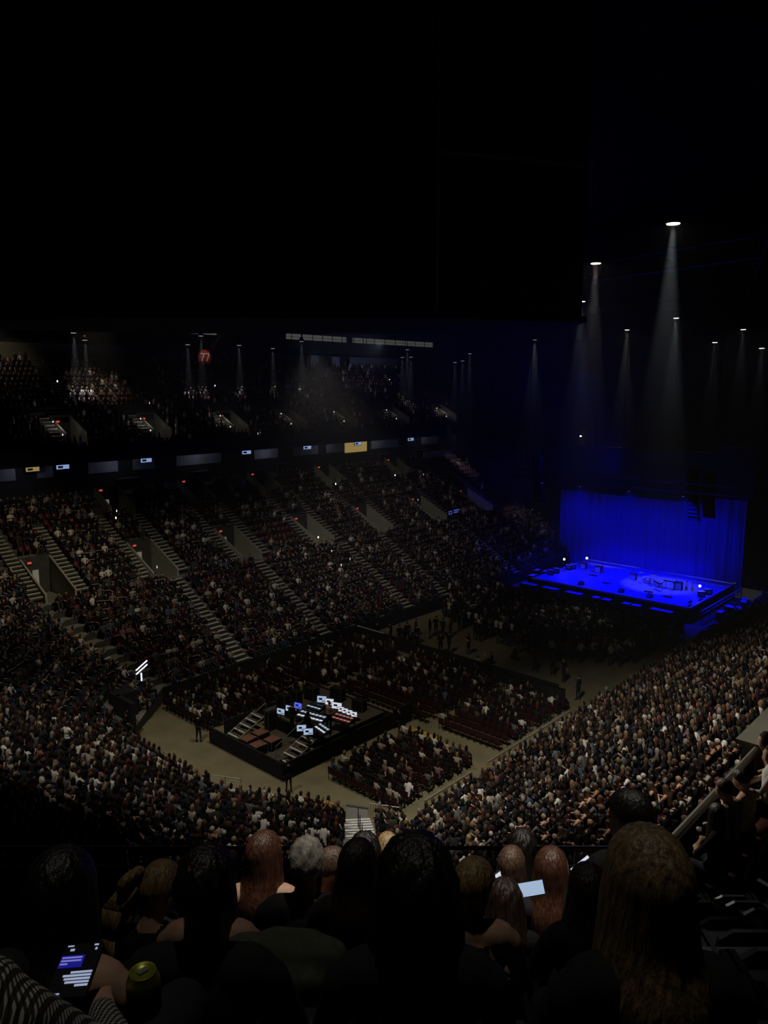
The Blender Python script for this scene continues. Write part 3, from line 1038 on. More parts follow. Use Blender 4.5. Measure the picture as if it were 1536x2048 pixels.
for i, (x, y) in enumerate(((79.8, 46.0), (81.0, 45.9), (83.6, 45.7), (84.4, 45.5), (82.2, 29.0), (83.6, 28.8))):
    o = MB().box((0, 0, .3), (.5, .7, .6)).obj('equipment_box', M['blackmetal'], loc=(x, y, 1.5), rz=.15 * i)
    MB().box((0, 0, .61), (.48, .68, .03)).obj('lid', M['white'], o)
    MB().box((-.26, 0, .35), (.02, .5, .3)).obj('front_panel', M['steel'], o)
    tag(o, ('first', 'second', 'third', 'fourth')[i] + ' equipment box from the front along the left stage edge' if i < 4 else ('nearer', 'farther')[i - 4] + ' equipment box at the right stage edge', 'box', 'equipment boxes on the stage')
for x, y, nm in ((84.4, 44.0, 'beside the left guitars'), (82.2, 36.6, 'left of the drum kit'), (82.6, 32.3, 'before the right keyboard'), (84.4, 39.9, 'at the back centre of the stage')):
    mic(x, y, 'microphone stand ' + nm, 1.7)


def lamp_stand(x, y, h, label):
    o = MB().tube((0, 0, 0), (0, 0, h), 0.02, 6).lathe([(0.25, 0), (0.25, 0.03), (0.02, 0.06)], n=10).obj('lamp_stand', M['steel'], loc=(x, y, 1.5))
    MB().lathe([(0.05, h), (0.12, h + .06), (0.12, h + .2), (0.04, h + .25)], n=10).obj('bulb', M['e_lamp'], o)
    tag(o, label, 'lamp')


lamp_stand(82.8, 42.9, 1.9, 'bright white lamp on a stand at the left of the stage')
lamp_stand(82.6, 45.8, 1.35, 'second white lamp on a stand, further left on the stage')
lamp_stand(82.7, 29.4, 0.9, 'small white lamp at the right back of the stage')


def road_case(loc, d, rz, label, mt='black', lid='white'):
    o = MB().box((0, 0, d[2] / 2 + .08), d).obj('road_case', M[mt], loc=loc, rz=rz)
    MB().box((0, 0, d[2] + .09), (d[0] * .96, d[1] * .96, .02)).obj('lid', M[lid], o)
    m = MB()
    for sx in (-1, 1):
        for sy in (-1, 1):
            m.box((sx * d[0] / 2, sy * d[1] / 2, d[2] / 2 + .08), (.03, .03, d[2]))
    m.obj('edge_trim', M['steel'], o)
    for sx in (-1, 1):
        for sy in (-1, 1):
            MB().tube((sx * d[0] * .4, sy * d[1] * .4 - .02, .04), (sx * d[0] * .4, sy * d[1] * .4 + .02, .04), .04, 8).obj('caster', M['blackmetal'], o)
    tag(o, label, 'case')


for i, (x, y, d, nm) in enumerate((((79.8), 26.1, (1.1, .6, .9), 'nearest the stage corner'), (81.2, 25.6, (.8, .6, 1.2), 'tall one in the middle'), (82.8, 25.2, (1.2, .7, .8), 'low one in the middle'),
                                   (84.6, 25.4, (1.1, .6, 1.1), 'far one by the drape'), (83.2, 26.5, (.8, .6, .7), 'small one against the stage'), (86.2, 25.8, (1.0, .6, 1.0), 'farthest one'))):
    road_case((x, y, 0), d, 0.1 * i, 'road case with a lit lid right of the stage, ' + nm)
for i, (x, y, d, nm) in enumerate(((79.4, 48.2, (1.2, .7, 1.1), 'near one'), (81.0, 48.6, (1.0, .6, 1.4), 'middle one'), (82.6, 48.3, (1.1, .6, 1.0), 'far one'))):
    road_case((x, y, 0), d, 0.1 * i, 'road case in the dark left of the stage, ' + nm)

# ================================================================== FLOOR
bw = empty('floor_barrier', (50.6, 39, 0))
tag(bw, 'long black draped barrier across the floor between the chairs and the standing crowd', 'barrier')
m = MB()
for i in range(18):
    MB().box((0, 0, 0.6), (0.09, 1.17, 1.2)).box((0.0, 0, 1.2), (0.14, 1.18, 0.05)).obj('panel', M['black'], bw).location = (0, -10.3 + 1.19 * i + .0, 0)
MB().box((-0.02, 9.1, 1.24), (0.1, 3.4, 0.05)).obj('top_light_strip', M['white'], bw)
b2 = MB().box((0, 0, 0.7), (0.12, 2.4, 1.4)).obj('drape_panel', M['black'], loc=(49.6, 28.2, 0))
MB().box((0, 0, 1.42), (0.16, 2.45, 0.06)).obj('top_bar', M['blackmetal'], b2)
tag(b2, 'separate tall black drape panel at the right end of the floor barrier', 'barrier')

# mixing position
foh = empty('mixing_platform', (28.2, 34.2, 0))
tag(foh, 'draped mixing position with decks, stairs and screens in the middle of the floor', 'platform')
for c, d in (((0, 3.85, .57), (.1, 7.7, 1.14)), ((10, 3.85, .57), (.1, 7.7, 1.14)), ((4.9, 0, .57), (9.9, .1, 1.14)), ((5.6, 7.7, .57), (8.8, .1, 1.14)), ((11.0, -.1, .7), (2.0, .1, 1.4))):
    MB().box(c, d).obj('drape_fence', M['black'], foh)
MB().box((6.9, 3.8, 1.1), (5.6, 6.6, .16)).obj('deck', M['wood'], foh)
MB().box((6.9, 3.8, .5), (5.5, 6.5, 1.0)).obj('deck_skirt', M['black'], foh)
MB().box((2.0, 3.9, .22), (3.9, 4.2, .12)).obj('low_deck', M['wood'], foh)
for y, nm in ((7.0, 'left'), (1.65, 'right')):
    e = empty('deck_stairs', (1.6, y, 0))
    e.parent = foh
    for j in range(5):
        MB().box((.5 * j, 0, .18 + .2 * j), (.38, 1.2, .05)).box((.5 * j - .16, 0, .19 + .2 * j), (.09, 1.2, .07), 1).obj('tread', [M['wood'], M['white']], e)
    for s in (-1, 1):
        MB().tube((-.3, s * .6, .1), (2.2, s * .6, 1.1), .04).obj('stringer', M['railgrey'], e)
    MB().tube((-.3, .66 if y < 2 else -.66, 1.0), (2.2, .66 if y < 2 else -.66, 2.05), .025).obj('handrail', M['steel'], e)
    MB().tube((-.3, .66 if y < 2 else -.66, 0), (-.3, .66 if y < 2 else -.66, 1.0), .025).obj('post', M['steel'], e)
    MB().tube((2.2, .66 if y < 2 else -.66, 1.1), (2.2, .66 if y < 2 else -.66, 2.05), .025).obj('post', M['steel'], e)


def screen(x, y, z, wd, h, rz, mt, label, tilt=0.12, panes=1, stand=0.35, cat='monitor'):
    o = MB().box((0.03, 0, 0), (.04, wd, h)).obj('monitor', M['black'], loc=(x, y, z), rz=rz)
    MB().box((0, 0, 0), (.02, wd * .94, h * .92)).obj('screen', M[mt], o)
    q = MB()
    q.box((-.012, wd * .12, h * .05), (.01, wd * .35, h * .28)).box((-.012, -wd * .2, -h * .25), (.01, wd * .4, h * .1))
    q.obj('window_pattern', M['scrdark'], o)
    MB().tube((.06, 0, -h / 2 - stand), (.06, 0, 0), .025).box((.06, 0, -h / 2 - stand), (.2, .3, .03)).obj('stand', M['blackmetal'], o)
    tag(o, label, cat, 'screens at the mixing position')
    o.rotation_euler = (0, tilt, rz)


SC_ = [(31.3, 37.75, .62, .40, -.1, 'e_scr', 'left of the left bank of three'), (32.0, 37.68, .62, .40, -.1, 'e_scr', 'middle of the left bank of three'), (32.7, 37.6, .62, .42, -.1, 'e_scrb', 'solid blue one right of the left bank'),
       (34.55, 37.2, .70, .48, .2, 'e_scr', 'left of the pair at the back'), (34.62, 36.5, .62, .44, .2, 'e_scr2', 'right of the pair at the back'),
       (34.5, 35.65, .75, .45, .1, 'e_scr2', 'white one with a dark window'),
       (34.3, 35.0, .42, .34, .15, 'e_scr2', 'first of the four small ones at the right'), (34.3, 34.72 - .1, .42, .34, .15, 'e_scr2', 'second of the four small ones at the right'),
       (34.3, 34.2, .40, .34, .15, 'e_scr2', 'third of the four small ones at the right'), (34.3, 33.78, .40, .34, .15, 'e_scr2', 'last of the four small ones at the right'),
       (30.55, 34.8, .62, .42, .5, 'e_scr', 'left of the near pair'), (30.5, 34.1, .62, .42, .5, 'e_scr', 'right of the near pair')]
for x, y, wd, h, rz, mt, nm in SC_:
    screen(x + .0, y + .35, 2.35, wd, h, rz + 0.35, mt, 'lit computer screen at the mixing desk, ' + nm, stand=.45)


def desk(x, y, wd, dp, rz, label, mt1, mt2, z=1.18):
    e = empty('mixing_desk', (x, y, z), rz)
    m = MB()
    m.add([(-dp / 2, -wd / 2, .72), (dp / 2, -wd / 2, .95), (dp / 2, wd / 2, .95), (-dp / 2, wd / 2, .72), (-dp / 2, -wd / 2, .62), (dp / 2, -wd / 2, .62), (dp / 2, wd / 2, .62), (-dp / 2, wd / 2, .62)],
          [(0, 1, 2, 3), (7, 6, 5, 4), (0, 4, 5, 1), (1, 5, 6, 2), (2, 6, 7, 3), (3, 7, 4, 0)])
    m.obj('console', M['black'], e)
    sl = (.95 - .72) / dp
    for i in range(int(wd / .3)):
        yy = -wd / 2 + .18 + .3 * i
        MB().box((dp * .25, yy, .72 + sl * dp * .75 + .012), (dp * .3, .22, .012)).obj('display', M[mt1], e).rotation_euler = (0, 0, 0)
        MB().box((-dp * .2, yy, .72 + sl * dp * .3 + .014), (dp * .25, .24, .012)).obj('fader_bank', M[mt2], e)
    for sx in (-1, 1):
        for sy in (-1, 1):
            MB().tube((sx * dp * .4, sy * wd * .45, 0), (sx * dp * .4, sy * wd * .45, .64), .03).obj('leg', M['blackmetal'], e)
    tag(e, label, 'mixing desk')


desk(32.7, 36.6, 2.2, .9, .2, 'long mixing desk with pale blue displays in the middle of the mixing position', 'e_scr', 'e_scr2')
desk(33.9, 34.9, 1.7, .8, .15, 'mixing desk with red lit buttons at the right back of the mixing position', 'e_scrr', 'e_scrr')
desk(34.0, 37.6, 1.2, .7, .15, 'small desk under the pair of back screens', 'scrdark', 'e_scr')
desk(31.9, 34.7, 1.3, .7, -.2, 'desk with bright faders right of the dark haired operator', 'e_scr', 'e_scr2')
for i, (x, y, rz) in enumerate(((29.2, 39.0, .1), (30.3, 39.1, .0), (29.1, 37.8, -.05), (30.2, 37.7, .05))):
    road_case((x, y, .28), (.95, .85, .55), rz, ['left rear', 'left front', 'right rear', 'right front'][i] + ' of four reddish road cases at the low end of the mixing position', 'black', 'case')
for i in range(4):
    road_case((31.9 + .25 * i, 39.9 + .45 * (i % 2), .0 if i < 2 else .0), (.8, .42, 1.5), 0, ['first', 'second', 'third', 'fourth'][i] + ' dark equipment rack near the left stairs of the mixing position', 'black', 'blackmetal') if i in (0,) else None
for i, (x, y, d, nm) in enumerate(((33.4, 40.3, (.6, .9, 1.0), 'by the top of the left stairs'), (34.6, 40.4, (.6, .8, .9), 'second along the left edge'), (36.0, 40.2, (.7, .9, .8), 'third along the left edge'), (37.1, 38.6, (.6, 1.0, .9), 'at the back left edge'), (36.9, 36.2, (.6, .9, .7), 'at the back edge behind the small screens'), (32.9, 38.9, (.5, .7, .7), 'behind the left bank of screens'))):
    road_case((x, y, 1.18), d, .05 * i, 'black flight case on the mixing deck, ' + nm, 'black', 'blackmetal')
for i, (x, y) in enumerate(((32.2, 35.6), (33.0, 38.0), (35.6, 35.2), (35.2, 38.2))):
    c_ = empty('stool', (x, y, 1.18))
    MB().lathe([(.2, .55), (.21, .6), (.18, .63), (.02, .64)], n=12).obj('seat', M['black'], c_)
    MB().tube((0, 0, .08), (0, 0, .56), .03).obj('column', M['steel'], c_)
    for k in range(5):
        MB().tube((0, 0, .1), (.26 * math.cos(k * 1.257), .26 * math.sin(k * 1.257), .04), .02, 5).obj('leg', M['blackmetal'], c_)
    tag(c_, ['near right', 'near left', 'far right', 'far left'][i] + ' of the black stools on the mixing deck', 'stool', 'stools at the mixing position')
rp = MB()
for i in range(5):
    rp.box((39.0, 33.2 - i * .62, .06), (.42, .58, .11), 0, 0, .7)
tag(rp.obj('cable_ramp', M['yellow']), 'yellow cable ramp on the floor right of the mixing position', 'ramp')

# gooseneck arm light and T shaped tube light
tl = empty('tube_light', (27.6, 49.6, 0))
MB().tube((0, 0, 0), (0, 0, 3.0), .04).lathe([(.4, 0), (.4, .05), (.05, .1)], n=12).obj('stand', M['blackmetal'], tl)
for dz, k in ((3.65, 0), (3.35, 1)):
    MB().tube((-.1, .40, dz - .42), (.35, -.42, dz + .42), .055, 8).obj('tube', M['e_tube'], tl)
MB().tube((0.05, -.05, 2.5), (0.05, -.05, 3.1), .06, 8).obj('tube', M['e_tube'], tl)
tag(tl, 'white tube light of two slanted tubes and one upright at the left floor corner', 'lamp')
tun = MB().box((25.6, 48.6, 1.3), (1.6, 1.2, 2.6)).box((25.0, 47.2, 1.3), (.3, 2.2, 2.6)).obj('entrance_drape', M['black'])
tag(tun, 'black drape around the floor entrance in the left corner', 'drape')

# rails along the stand fronts
def rail(p0, p1, z0, label, n=None, h=1.0, bars=True, mt='railgrey', name='railing'):
    p0, p1 = Vector((*p0, z0)), Vector((*p1, z0))
    L = (p1 - p0).length
    e = empty(name, p0)
    d = p1 - p0
    MB().tube((0, 0, h), d + Vector((0, 0, h)), .03).obj('top_rail', M[mt], e)
    if bars:
        MB().tube((0, 0, h * .5), d + Vector((0, 0, h * .5)), .018).obj('mid_rail', M[mt], e)
    n = n or max(2, int(L / 1.8))
    pm = MB().tube((0, 0, 0), (0, 0, h), .022).mesh('post', M[mt])
    for i in range(n + 1):
        link('post', pm, e).location = d * (i / n)
    tag(e, label, 'railing')


rail((24.1, 45.0), (24.1, 35.0), .35, 'low rail along the front of the end stand left of the mixing position', h=.8)
rail((24.15, 34.6), (27.3, 28.7), .35, 'low rail along the front of the corner stand below the mixing position', h=.8)
rail((31.0, 24.9), (36.6, 24.9), 0, 'grey rail along the near stand front, nearer piece', h=.9)
rail((38.6, 24.9), (49.0, 24.9), 0, 'grey rail along the near stand front, longer farther piece', h=.9)
tag(MB().box((43.8, 26.3, .05), (10.5, .12, .1)).obj('floor_strip', M['railgrey']), 'pale strip on the floor along the near walkway, longer piece', 'floor strip')
tag(MB().box((34.5, 26.3, .05), (4.6, .12, .1)).obj('floor_strip', M['railgrey']), 'pale strip on the floor along the near walkway, nearer piece', 'floor strip')
struct(MB().box((62, 50.03 - .1, .65), (64.8, .1, 1.3)).obj('trim_40', M['black']), 'dark draped front wall of the far stand')
bk = empty('steel_barricade', (24.9, 35.6, 0), math.radians(-62))
for z in (.25, 1.1):
    MB().tube((-1, 0, z), (1, 0, z), .025).obj('rail', M['steel'], bk)
for i in range(3):
    MB().tube((-1 + i, 0, 0.02), (-1 + i, 0, 1.1), .025).obj('post', M['steel'], bk)
for i in range(4):
    MB().tube((-1, 0, .4 + .17 * i), (1, 0, .4 + .17 * i), .012).obj('bar', M['steel'], bk)
tag(bk, 'steel crowd barricade on the floor behind the mixing position', 'barricade')

# landing at the foot of the corner stair: pale panel, barred railing, handrails
ld = MB().box((0, 0, .36), (.1, 1.25, .72)).box((0, 0, .75), (.14, 1.3, .06), 1).obj('landing_panel', [M['white'], M['steel']], loc=(28.2, 27.85, 0.1), rz=.487)
tag(ld, 'pale grey panel closing the foot of the bright corner stair', 'panel')
br = empty('barred_railing', (28.95, 26.5, 0.0), .487)
MB().tube((0, -.9, 1.1), (0, .85, 1.1), .03).obj('top_rail', M['steel'], br)
MB().tube((0, -.9, .1), (0, .85, .1), .02).obj('bottom_rail', M['steel'], br)
pm = MB().tube((0, 0, .1), (0, 0, 1.1), .014, 5).mesh('bar', M['steel'])
for i in range(12):
    link('bar', pm, br).location = (0, -.85 + .15 * i, 0)
tag(br, 'barred steel railing right of the foot of the corner stair', 'railing')
for i, k in enumerate((2.2, 5.0, 8.0)):
    q = np.array(CS0) + (np.array(CS1) - np.array(CS0)) * (k / 16)
    z = CSZ0 + .12 + k * (CSZ1 - CSZ0) / 16
    h = MB().path([(0, 0, 0), (0, 0, 1.0), (-.2, -.2, 1.05), (-.62, -.62, 1.25), (-.62, -.62, .45)], .022, 7).obj('stair_handrail', M['blackmetal'], loc=(q[0], q[1], z))
    tag(h, ['lowest', 'middle', 'highest'][i] + ' of the black handrails down the middle of the bright corner stair', 'handrail')

# ================================================================== PHOTOGRAPHER'S SECTION (upper deck corner)
DJ0 = 0
def rowf(j):
    return 1.7 + .85 * j


def rowz(j):
    return 21.60 - .548 * j


dk = MB()
for j in range(-4, 9):
    f0, f1 = rowf(j) - .35, rowf(j) + .5
    z = rowz(j)
    a, b = -7.5, (6.2 if j < 5 else 4.4)
    dk.quad(local(a, f0, z), local(b, f0, z), local(b, f1, z), local(a, f1, z), 0)
    dk.quad(local(a, f1, rowz(j + 1)), local(a, f1, z), local(b, f1, z), local(b, f1, rowz(j + 1)), 1)
fz = rowz(8)
dk.quad(local(-7.5, rowf(8) + .5, fz), local(6.2, rowf(8) + .5, fz), local(6.2, rowf(8) + 1.0, fz), local(-7.5, rowf(8) + 1.0, fz), 0)
struct(dk.obj('seating_tier', [M['riser'], M['riser']]), 'dark steep upper deck rows around the photographer')
fr = rowf(8) + .95
pr = MB()
p0, p1 = local(-7.5, fr, fz), local(4.6, fr, fz)
struct(MB().box(((p0[0] + p1[0]) / 2, (p0[1] + p1[1]) / 2, fz - .1), (.12, 12.1, .7), 0, YAW).obj('trim_50', M['fascia']), 'dark front parapet below the rail')
rail(p0[:2], p1[:2], fz + .1, 'steel rail along the front of the photographer\'s upper deck section', h=.55, mt='steel')
# upper deck to the right of the photographer
ur = MB()
for k in range(6):
    y0, y1 = 3.3 - .85 * k, 3.3 - .85 * (k + 1)
    z = 17.4 + .527 * k
    xs = 9.0 + .2 * k
    ur.quad((xs, y0, z), (60, y0, z), (60, y1, z), (xs, y1, z), 0)
    ur.quad((xs, y0, z - .527), (xs, y0, z), (60, y0, z), (60, y0, z - .527), 1)
struct(ur.obj('seating_tier', [M['riser'], M['riser']]), 'upper deck rows to the right of the photographer')
struct(MB().box((10.6, 3.42, 17.7), (3.6, .08, 0.9)).tube((8.8, 3.36, 18.3), (12.4, 3.36, 18.3), .05, 8, 1).obj('trim_51', [M['fascia'], M['railgrey']]), 'slanting parapet with pale rail at the right')
struct(MB().box((27.4, 3.5, 17.8), (30, .16, 1.0)).box((27.4, 3.50, 18.34), (30, .36, .08), 1).obj('trim_52', [M['vomwall'], M['vomwall']]), 'pale parapet along the upper deck at the right edge')
# ================================================================== PEOPLE
def capsule_pts(a, b, ra, rb, n=10):
    a, b = np.array(a, float), np.array(b, float)
    d = b - a
    L = np.linalg.norm(d)
    if L < 1e-6:
        d, L = np.array([0, 0, 1e-4]), 1e-4
    d = d / L
    u = np.cross(d, [0, 0, 1.0]) if abs(d[2]) < .95 else np.cross(d, [1.0, 0, 0])
    u /= np.linalg.norm(u)
    v = np.cross(d, u)
    rings = []
    for t in (-80, -45, 0):
        rings.append((a + d * (ra * math.sin(math.radians(t))), ra * math.cos(math.radians(t))))
    for t in (0, 45, 80):
        rings.append((b + d * (rb * math.sin(math.radians(t))), rb * math.cos(math.radians(t))))
    vs = []
    for c, r in rings:
        for i in range(n):
            t = 2 * PI * i / n
            vs.append(c + u * (r * math.cos(t)) + v * (r * math.sin(t)))
    fs = []
    k = len(rings)
    for j in range(k - 1):
        for i in range(n):
            m = (i + 1) % n
            fs.append((j * n + i, j * n + m, (j + 1) * n + m, (j + 1) * n + i))
    fs.append(tuple(range(n - 1, -1, -1)))
    fs.append(tuple(range((k - 1) * n, k * n)))
    return vs, fs


def ell_pts(c, r, M3=None, n=14, k=9):
    vs, fs = [], []
    for j in range(1, k):
        t = PI * j / k
        for i in range(n):
            p = 2 * PI * i / n
            q = np.array([r[0] * math.sin(t) * math.cos(p), r[1] * math.sin(t) * math.sin(p), r[2] * math.cos(t)])
            if M3 is not None:
                q = M3 @ q
            vs.append(np.array(c) + q)
    for j in range(k - 2):
        for i in range(n):
            m = (i + 1) % n
            fs.append((j * n + i, (j + 1) * n + i, (j + 1) * n + m, j * n + m))
    fs.append(tuple(range(n)))
    fs.append(tuple(range((k - 1) * n - 1, (k - 2) * n - 1, -1)))
    return vs, fs


def rot(ax, a):
    return np.array(Matrix.Rotation(a, 3, ax))


def figure(standing=False, lean=0.0, turn=0.0, tilt=0.0, arms=None, knees=None, feet=None, voxel=.012, fingers=True, sleeve='tee', scoop=False, mats=None, female=False, stride=0.0):
    """one continuous body facing +x; returns (mesh, head matrix)"""
    P = []          # (label, a, b, ra, rb) capsules / ('E', ...) ellipsoids
    H = .42 if standing else 0.0
    base = np.array([0, 0, .52 + H])
    Ml = rot('Y', lean)

    def U(p):
        return Ml @ (np.array([p[0], p[1], p[2] + H], float) - base) + base
    E = []
    sw = .17 if female else .185
    E.append(('hip', U((0, 0, .54)), (.135, .175, .13), None))
    E.append(('torso', U((0, 0, .70)), (.108, .14, .15), Ml))
    E.append(('torso', U((.0, 0, .88)), (.118, .165, .17), Ml))
    P.append(('torso', U((-.01, -sw * .75, .99)), U((-.01, sw * .75, .99)), .07, .07))
    P.append(('neckbase', U((-.01, 0, 1.0)), U((.0, 0, 1.06)), .075, .058))
    P.append(('neck', U((-.0, 0, 1.03)), U((.022, 0, 1.13)), .056, .052))
    # head
    Mh = Ml @ rot('Z', turn) @ rot('Y', tilt)
    hc0 = U((.02, 0, 1.10))

    def Hd(p):
        return hc0 + Mh @ np.array(p, float)
    HC = (.022, 0, .095)
    E.append(('head', Hd((.018, 0, .105)), (.097, .076, .102), Mh))
    E.append(('head', Hd((.055, 0, .045)), (.062, .056, .068), Mh))
    E.append(('head', Hd((.098, 0, .0)), (.022, .028, .02), Mh))
    P.append(('head', Hd((.112, 0, .095)), Hd((.128, 0, .06)), .010, .015))
    P.append(('head', Hd((.100, -.014, .026)), Hd((.100, .014, .026)), .011, .011))
    P.append(('head', Hd((.098, -.045, .112)), Hd((.098, .045, .112)), .012, .012))
    for s in (-1, 1):
        E.append(('head', Hd((.005, s * .08, .065)), (.018, .012, .032), Mh))
    # arms
    for s, nm in ((1, 'L'), (-1, 'R')):
        sh = U((-.01, s * sw, .965))
        dflt = ((.10, s * .25, .72), (.33, s * .10, .63)) if not standing else ((-.02, s * .25, .69), (.08, s * .24, .47))
        el, wr = (arms or {}).get(nm, dflt) if arms else dflt
        el = np.array(el, float) + [0, 0, H]
        wr = np.array(wr, float) + [0, 0, H]
        P.append(('uarm', sh, el, .058, .043))
        P.append(('farm', el, wr, .042, .028))
        d = wr - el
        d = d / np.linalg.norm(d)
        sd = np.cross(d, [0, 0, 1.0]) * (-s)
        if np.linalg.norm(sd) < .1:
            sd = np.array([0, -s, 0.0])
        sd = sd / np.linalg.norm(sd)
        nn = np.cross(d, sd)
        if nn[2] > 0:
            nn = -nn
        pm = wr + d * .05
        for q in (-.02, 0, .02):
            P.append(('hand', wr + sd * q * .6 + d * .015, pm + sd * q + d * .03, .018, .015))
        if fingers:
            for i, (q, L) in enumerate(((-.029, .055), (-.010, .068), (.010, .064), (.029, .048))):
                k0 = pm + d * .035 + sd * q
                k1 = k0 + d * L * .55 + nn * .010
                k2 = k1 + d * L * .35 + nn * L * .55
                P.append(('hand', k0, k1, .0105, .010))
                P.append(('hand', k1, k2, .010, .0085))
            t0 = wr + d * .03 + sd * -.026
            t1 = t0 + d * .03 - sd * .022 + nn * .008
            t2 = t1 + d * .03 + nn * .012
            P.append(('hand', t0, t1, .013, .011))
            P.append(('hand', t1, t2, .011, .009))
    # legs
    for s, nm in ((1, 'L'), (-1, 'R')):
        hp = np.array([0, s * .09, .50 + H])
        if standing:
            st = stride * s
            kn = np.array([.02 + st * .5, s * .10, .49])
            an = np.array([-.01 + st, s * .11, .09])
        else:
            kn = np.array((knees or {}).get(nm, (.45, s * .12, .53)), float)
            an = np.array((feet or {}).get(nm, (kn[0] - .02, kn[1], kn[2] - .44)), float)
        P.append(('leg', hp, kn, .088, .060))
        P.append(('shin', kn, an, .056, .038))
        P.append(('foot', an + [-.03, 0, -.035], an + [.15, s * .015, -.05], .042, .036))
    bm_ = MB()
    for lb, a, b, ra, rb in P:
        bm_.add(*capsule_pts(a, b, ra, rb))
    for lb, c, r, m3 in E:
        bm_.add(*ell_pts(c, r, m3))
    o = bm_.obj('tmp', M['skin'])
    md = o.modifiers.new('r', 'REMESH')
    md.mode = 'VOXEL'
    md.voxel_size = voxel
    ms = o.modifiers.new('s', 'SMOOTH')
    ms.iterations = 3 if voxel < .02 else 1
    ms.factor = .5
    dg = bpy.context.evaluated_depsgraph_get()
    me = bpy.data.meshes.new_from_object(o.evaluated_get(dg))
    bpy.data.objects.remove(o)
    me.name = 'person'
    n = len(me.polygons)
    C = np.zeros(n * 3)
    me.polygons.foreach_get('center', C)
    C = C.reshape(-1, 3)
    best = np.full(n, 1e9)
    lab = np.zeros(n, int)
    L = []
    for lb, a, b, ra, rb in P:
        d = b - a
        t = np.clip(((C - a) @ d) / max(d @ d, 1e-9), 0, 1)
        dist = np.linalg.norm(C - a - t[:, None] * d, axis=1) - (ra + (rb - ra) * t)
        k = dist < best
        best[k] = dist[k]
        lab[k] = len(L)
        L.append(lb)
    for lb, c, r, m3 in E:
        q = C - c
        if m3 is not None:
            q = q @ m3
        dist = (np.linalg.norm(q / np.array(r), axis=1) - 1) * min(r)
        k = dist < best
        best[k] = dist[k]
        lab[k] = len(L)
        L.append(lb)
    names = np.array(L)[lab]
    mi = np.zeros(n, int)
    top = np.isin(names, ['torso', 'neckbase'] + (['uarm'] if sleeve in ('tee', 'long') else []) + (['farm'] if sleeve == 'long' else []))
    mi[top] = 1
    mi[np.isin(names, ['hip', 'leg', 'shin'])] = 2
    mi[names == 'foot'] = 3
    Cl = (C - base) @ Ml + base
    Cl[:, 2] -= H
    hipup = (names == 'hip') & (Cl[:, 2] > .60)
    mi[hipup] = 1
    nb = (names == 'neckbase') & (Cl[:, 2] > 1.045)
    mi[nb] = 0
    if sleeve == 'tank':
        sh = (mi == 1) & (Cl[:, 2] > .93) & (np.abs(Cl[:, 1]) > .075)
        mi[sh] = 0
        mi[(mi == 1) & (Cl[:, 2] > .985)] = 0
    if scoop:
        mi[(mi == 1) & (Cl[:, 2] > .96) & (np.abs(Cl[:, 1]) < .13)] = 0
    if sleeve == 'shorts':
        mi[names == 'shin'] = 0
    me.materials.clear()
    for m in mats or [M['skin'], M['cloth'], M['trouser'], M['shoe']]:
        me.materials.append(m)
    me.polygons.foreach_set('material_index', mi.astype(np.int32))
    me.polygons.foreach_set('use_smooth', np.ones(n, bool))
    me.update()
    hm4 = Matrix.Identity(4)
    for i in range(3):
        for j in range(3):
            hm4[i][j] = Mh[i][j]
        hm4[i][3] = hc0[i]
    return me, hm4


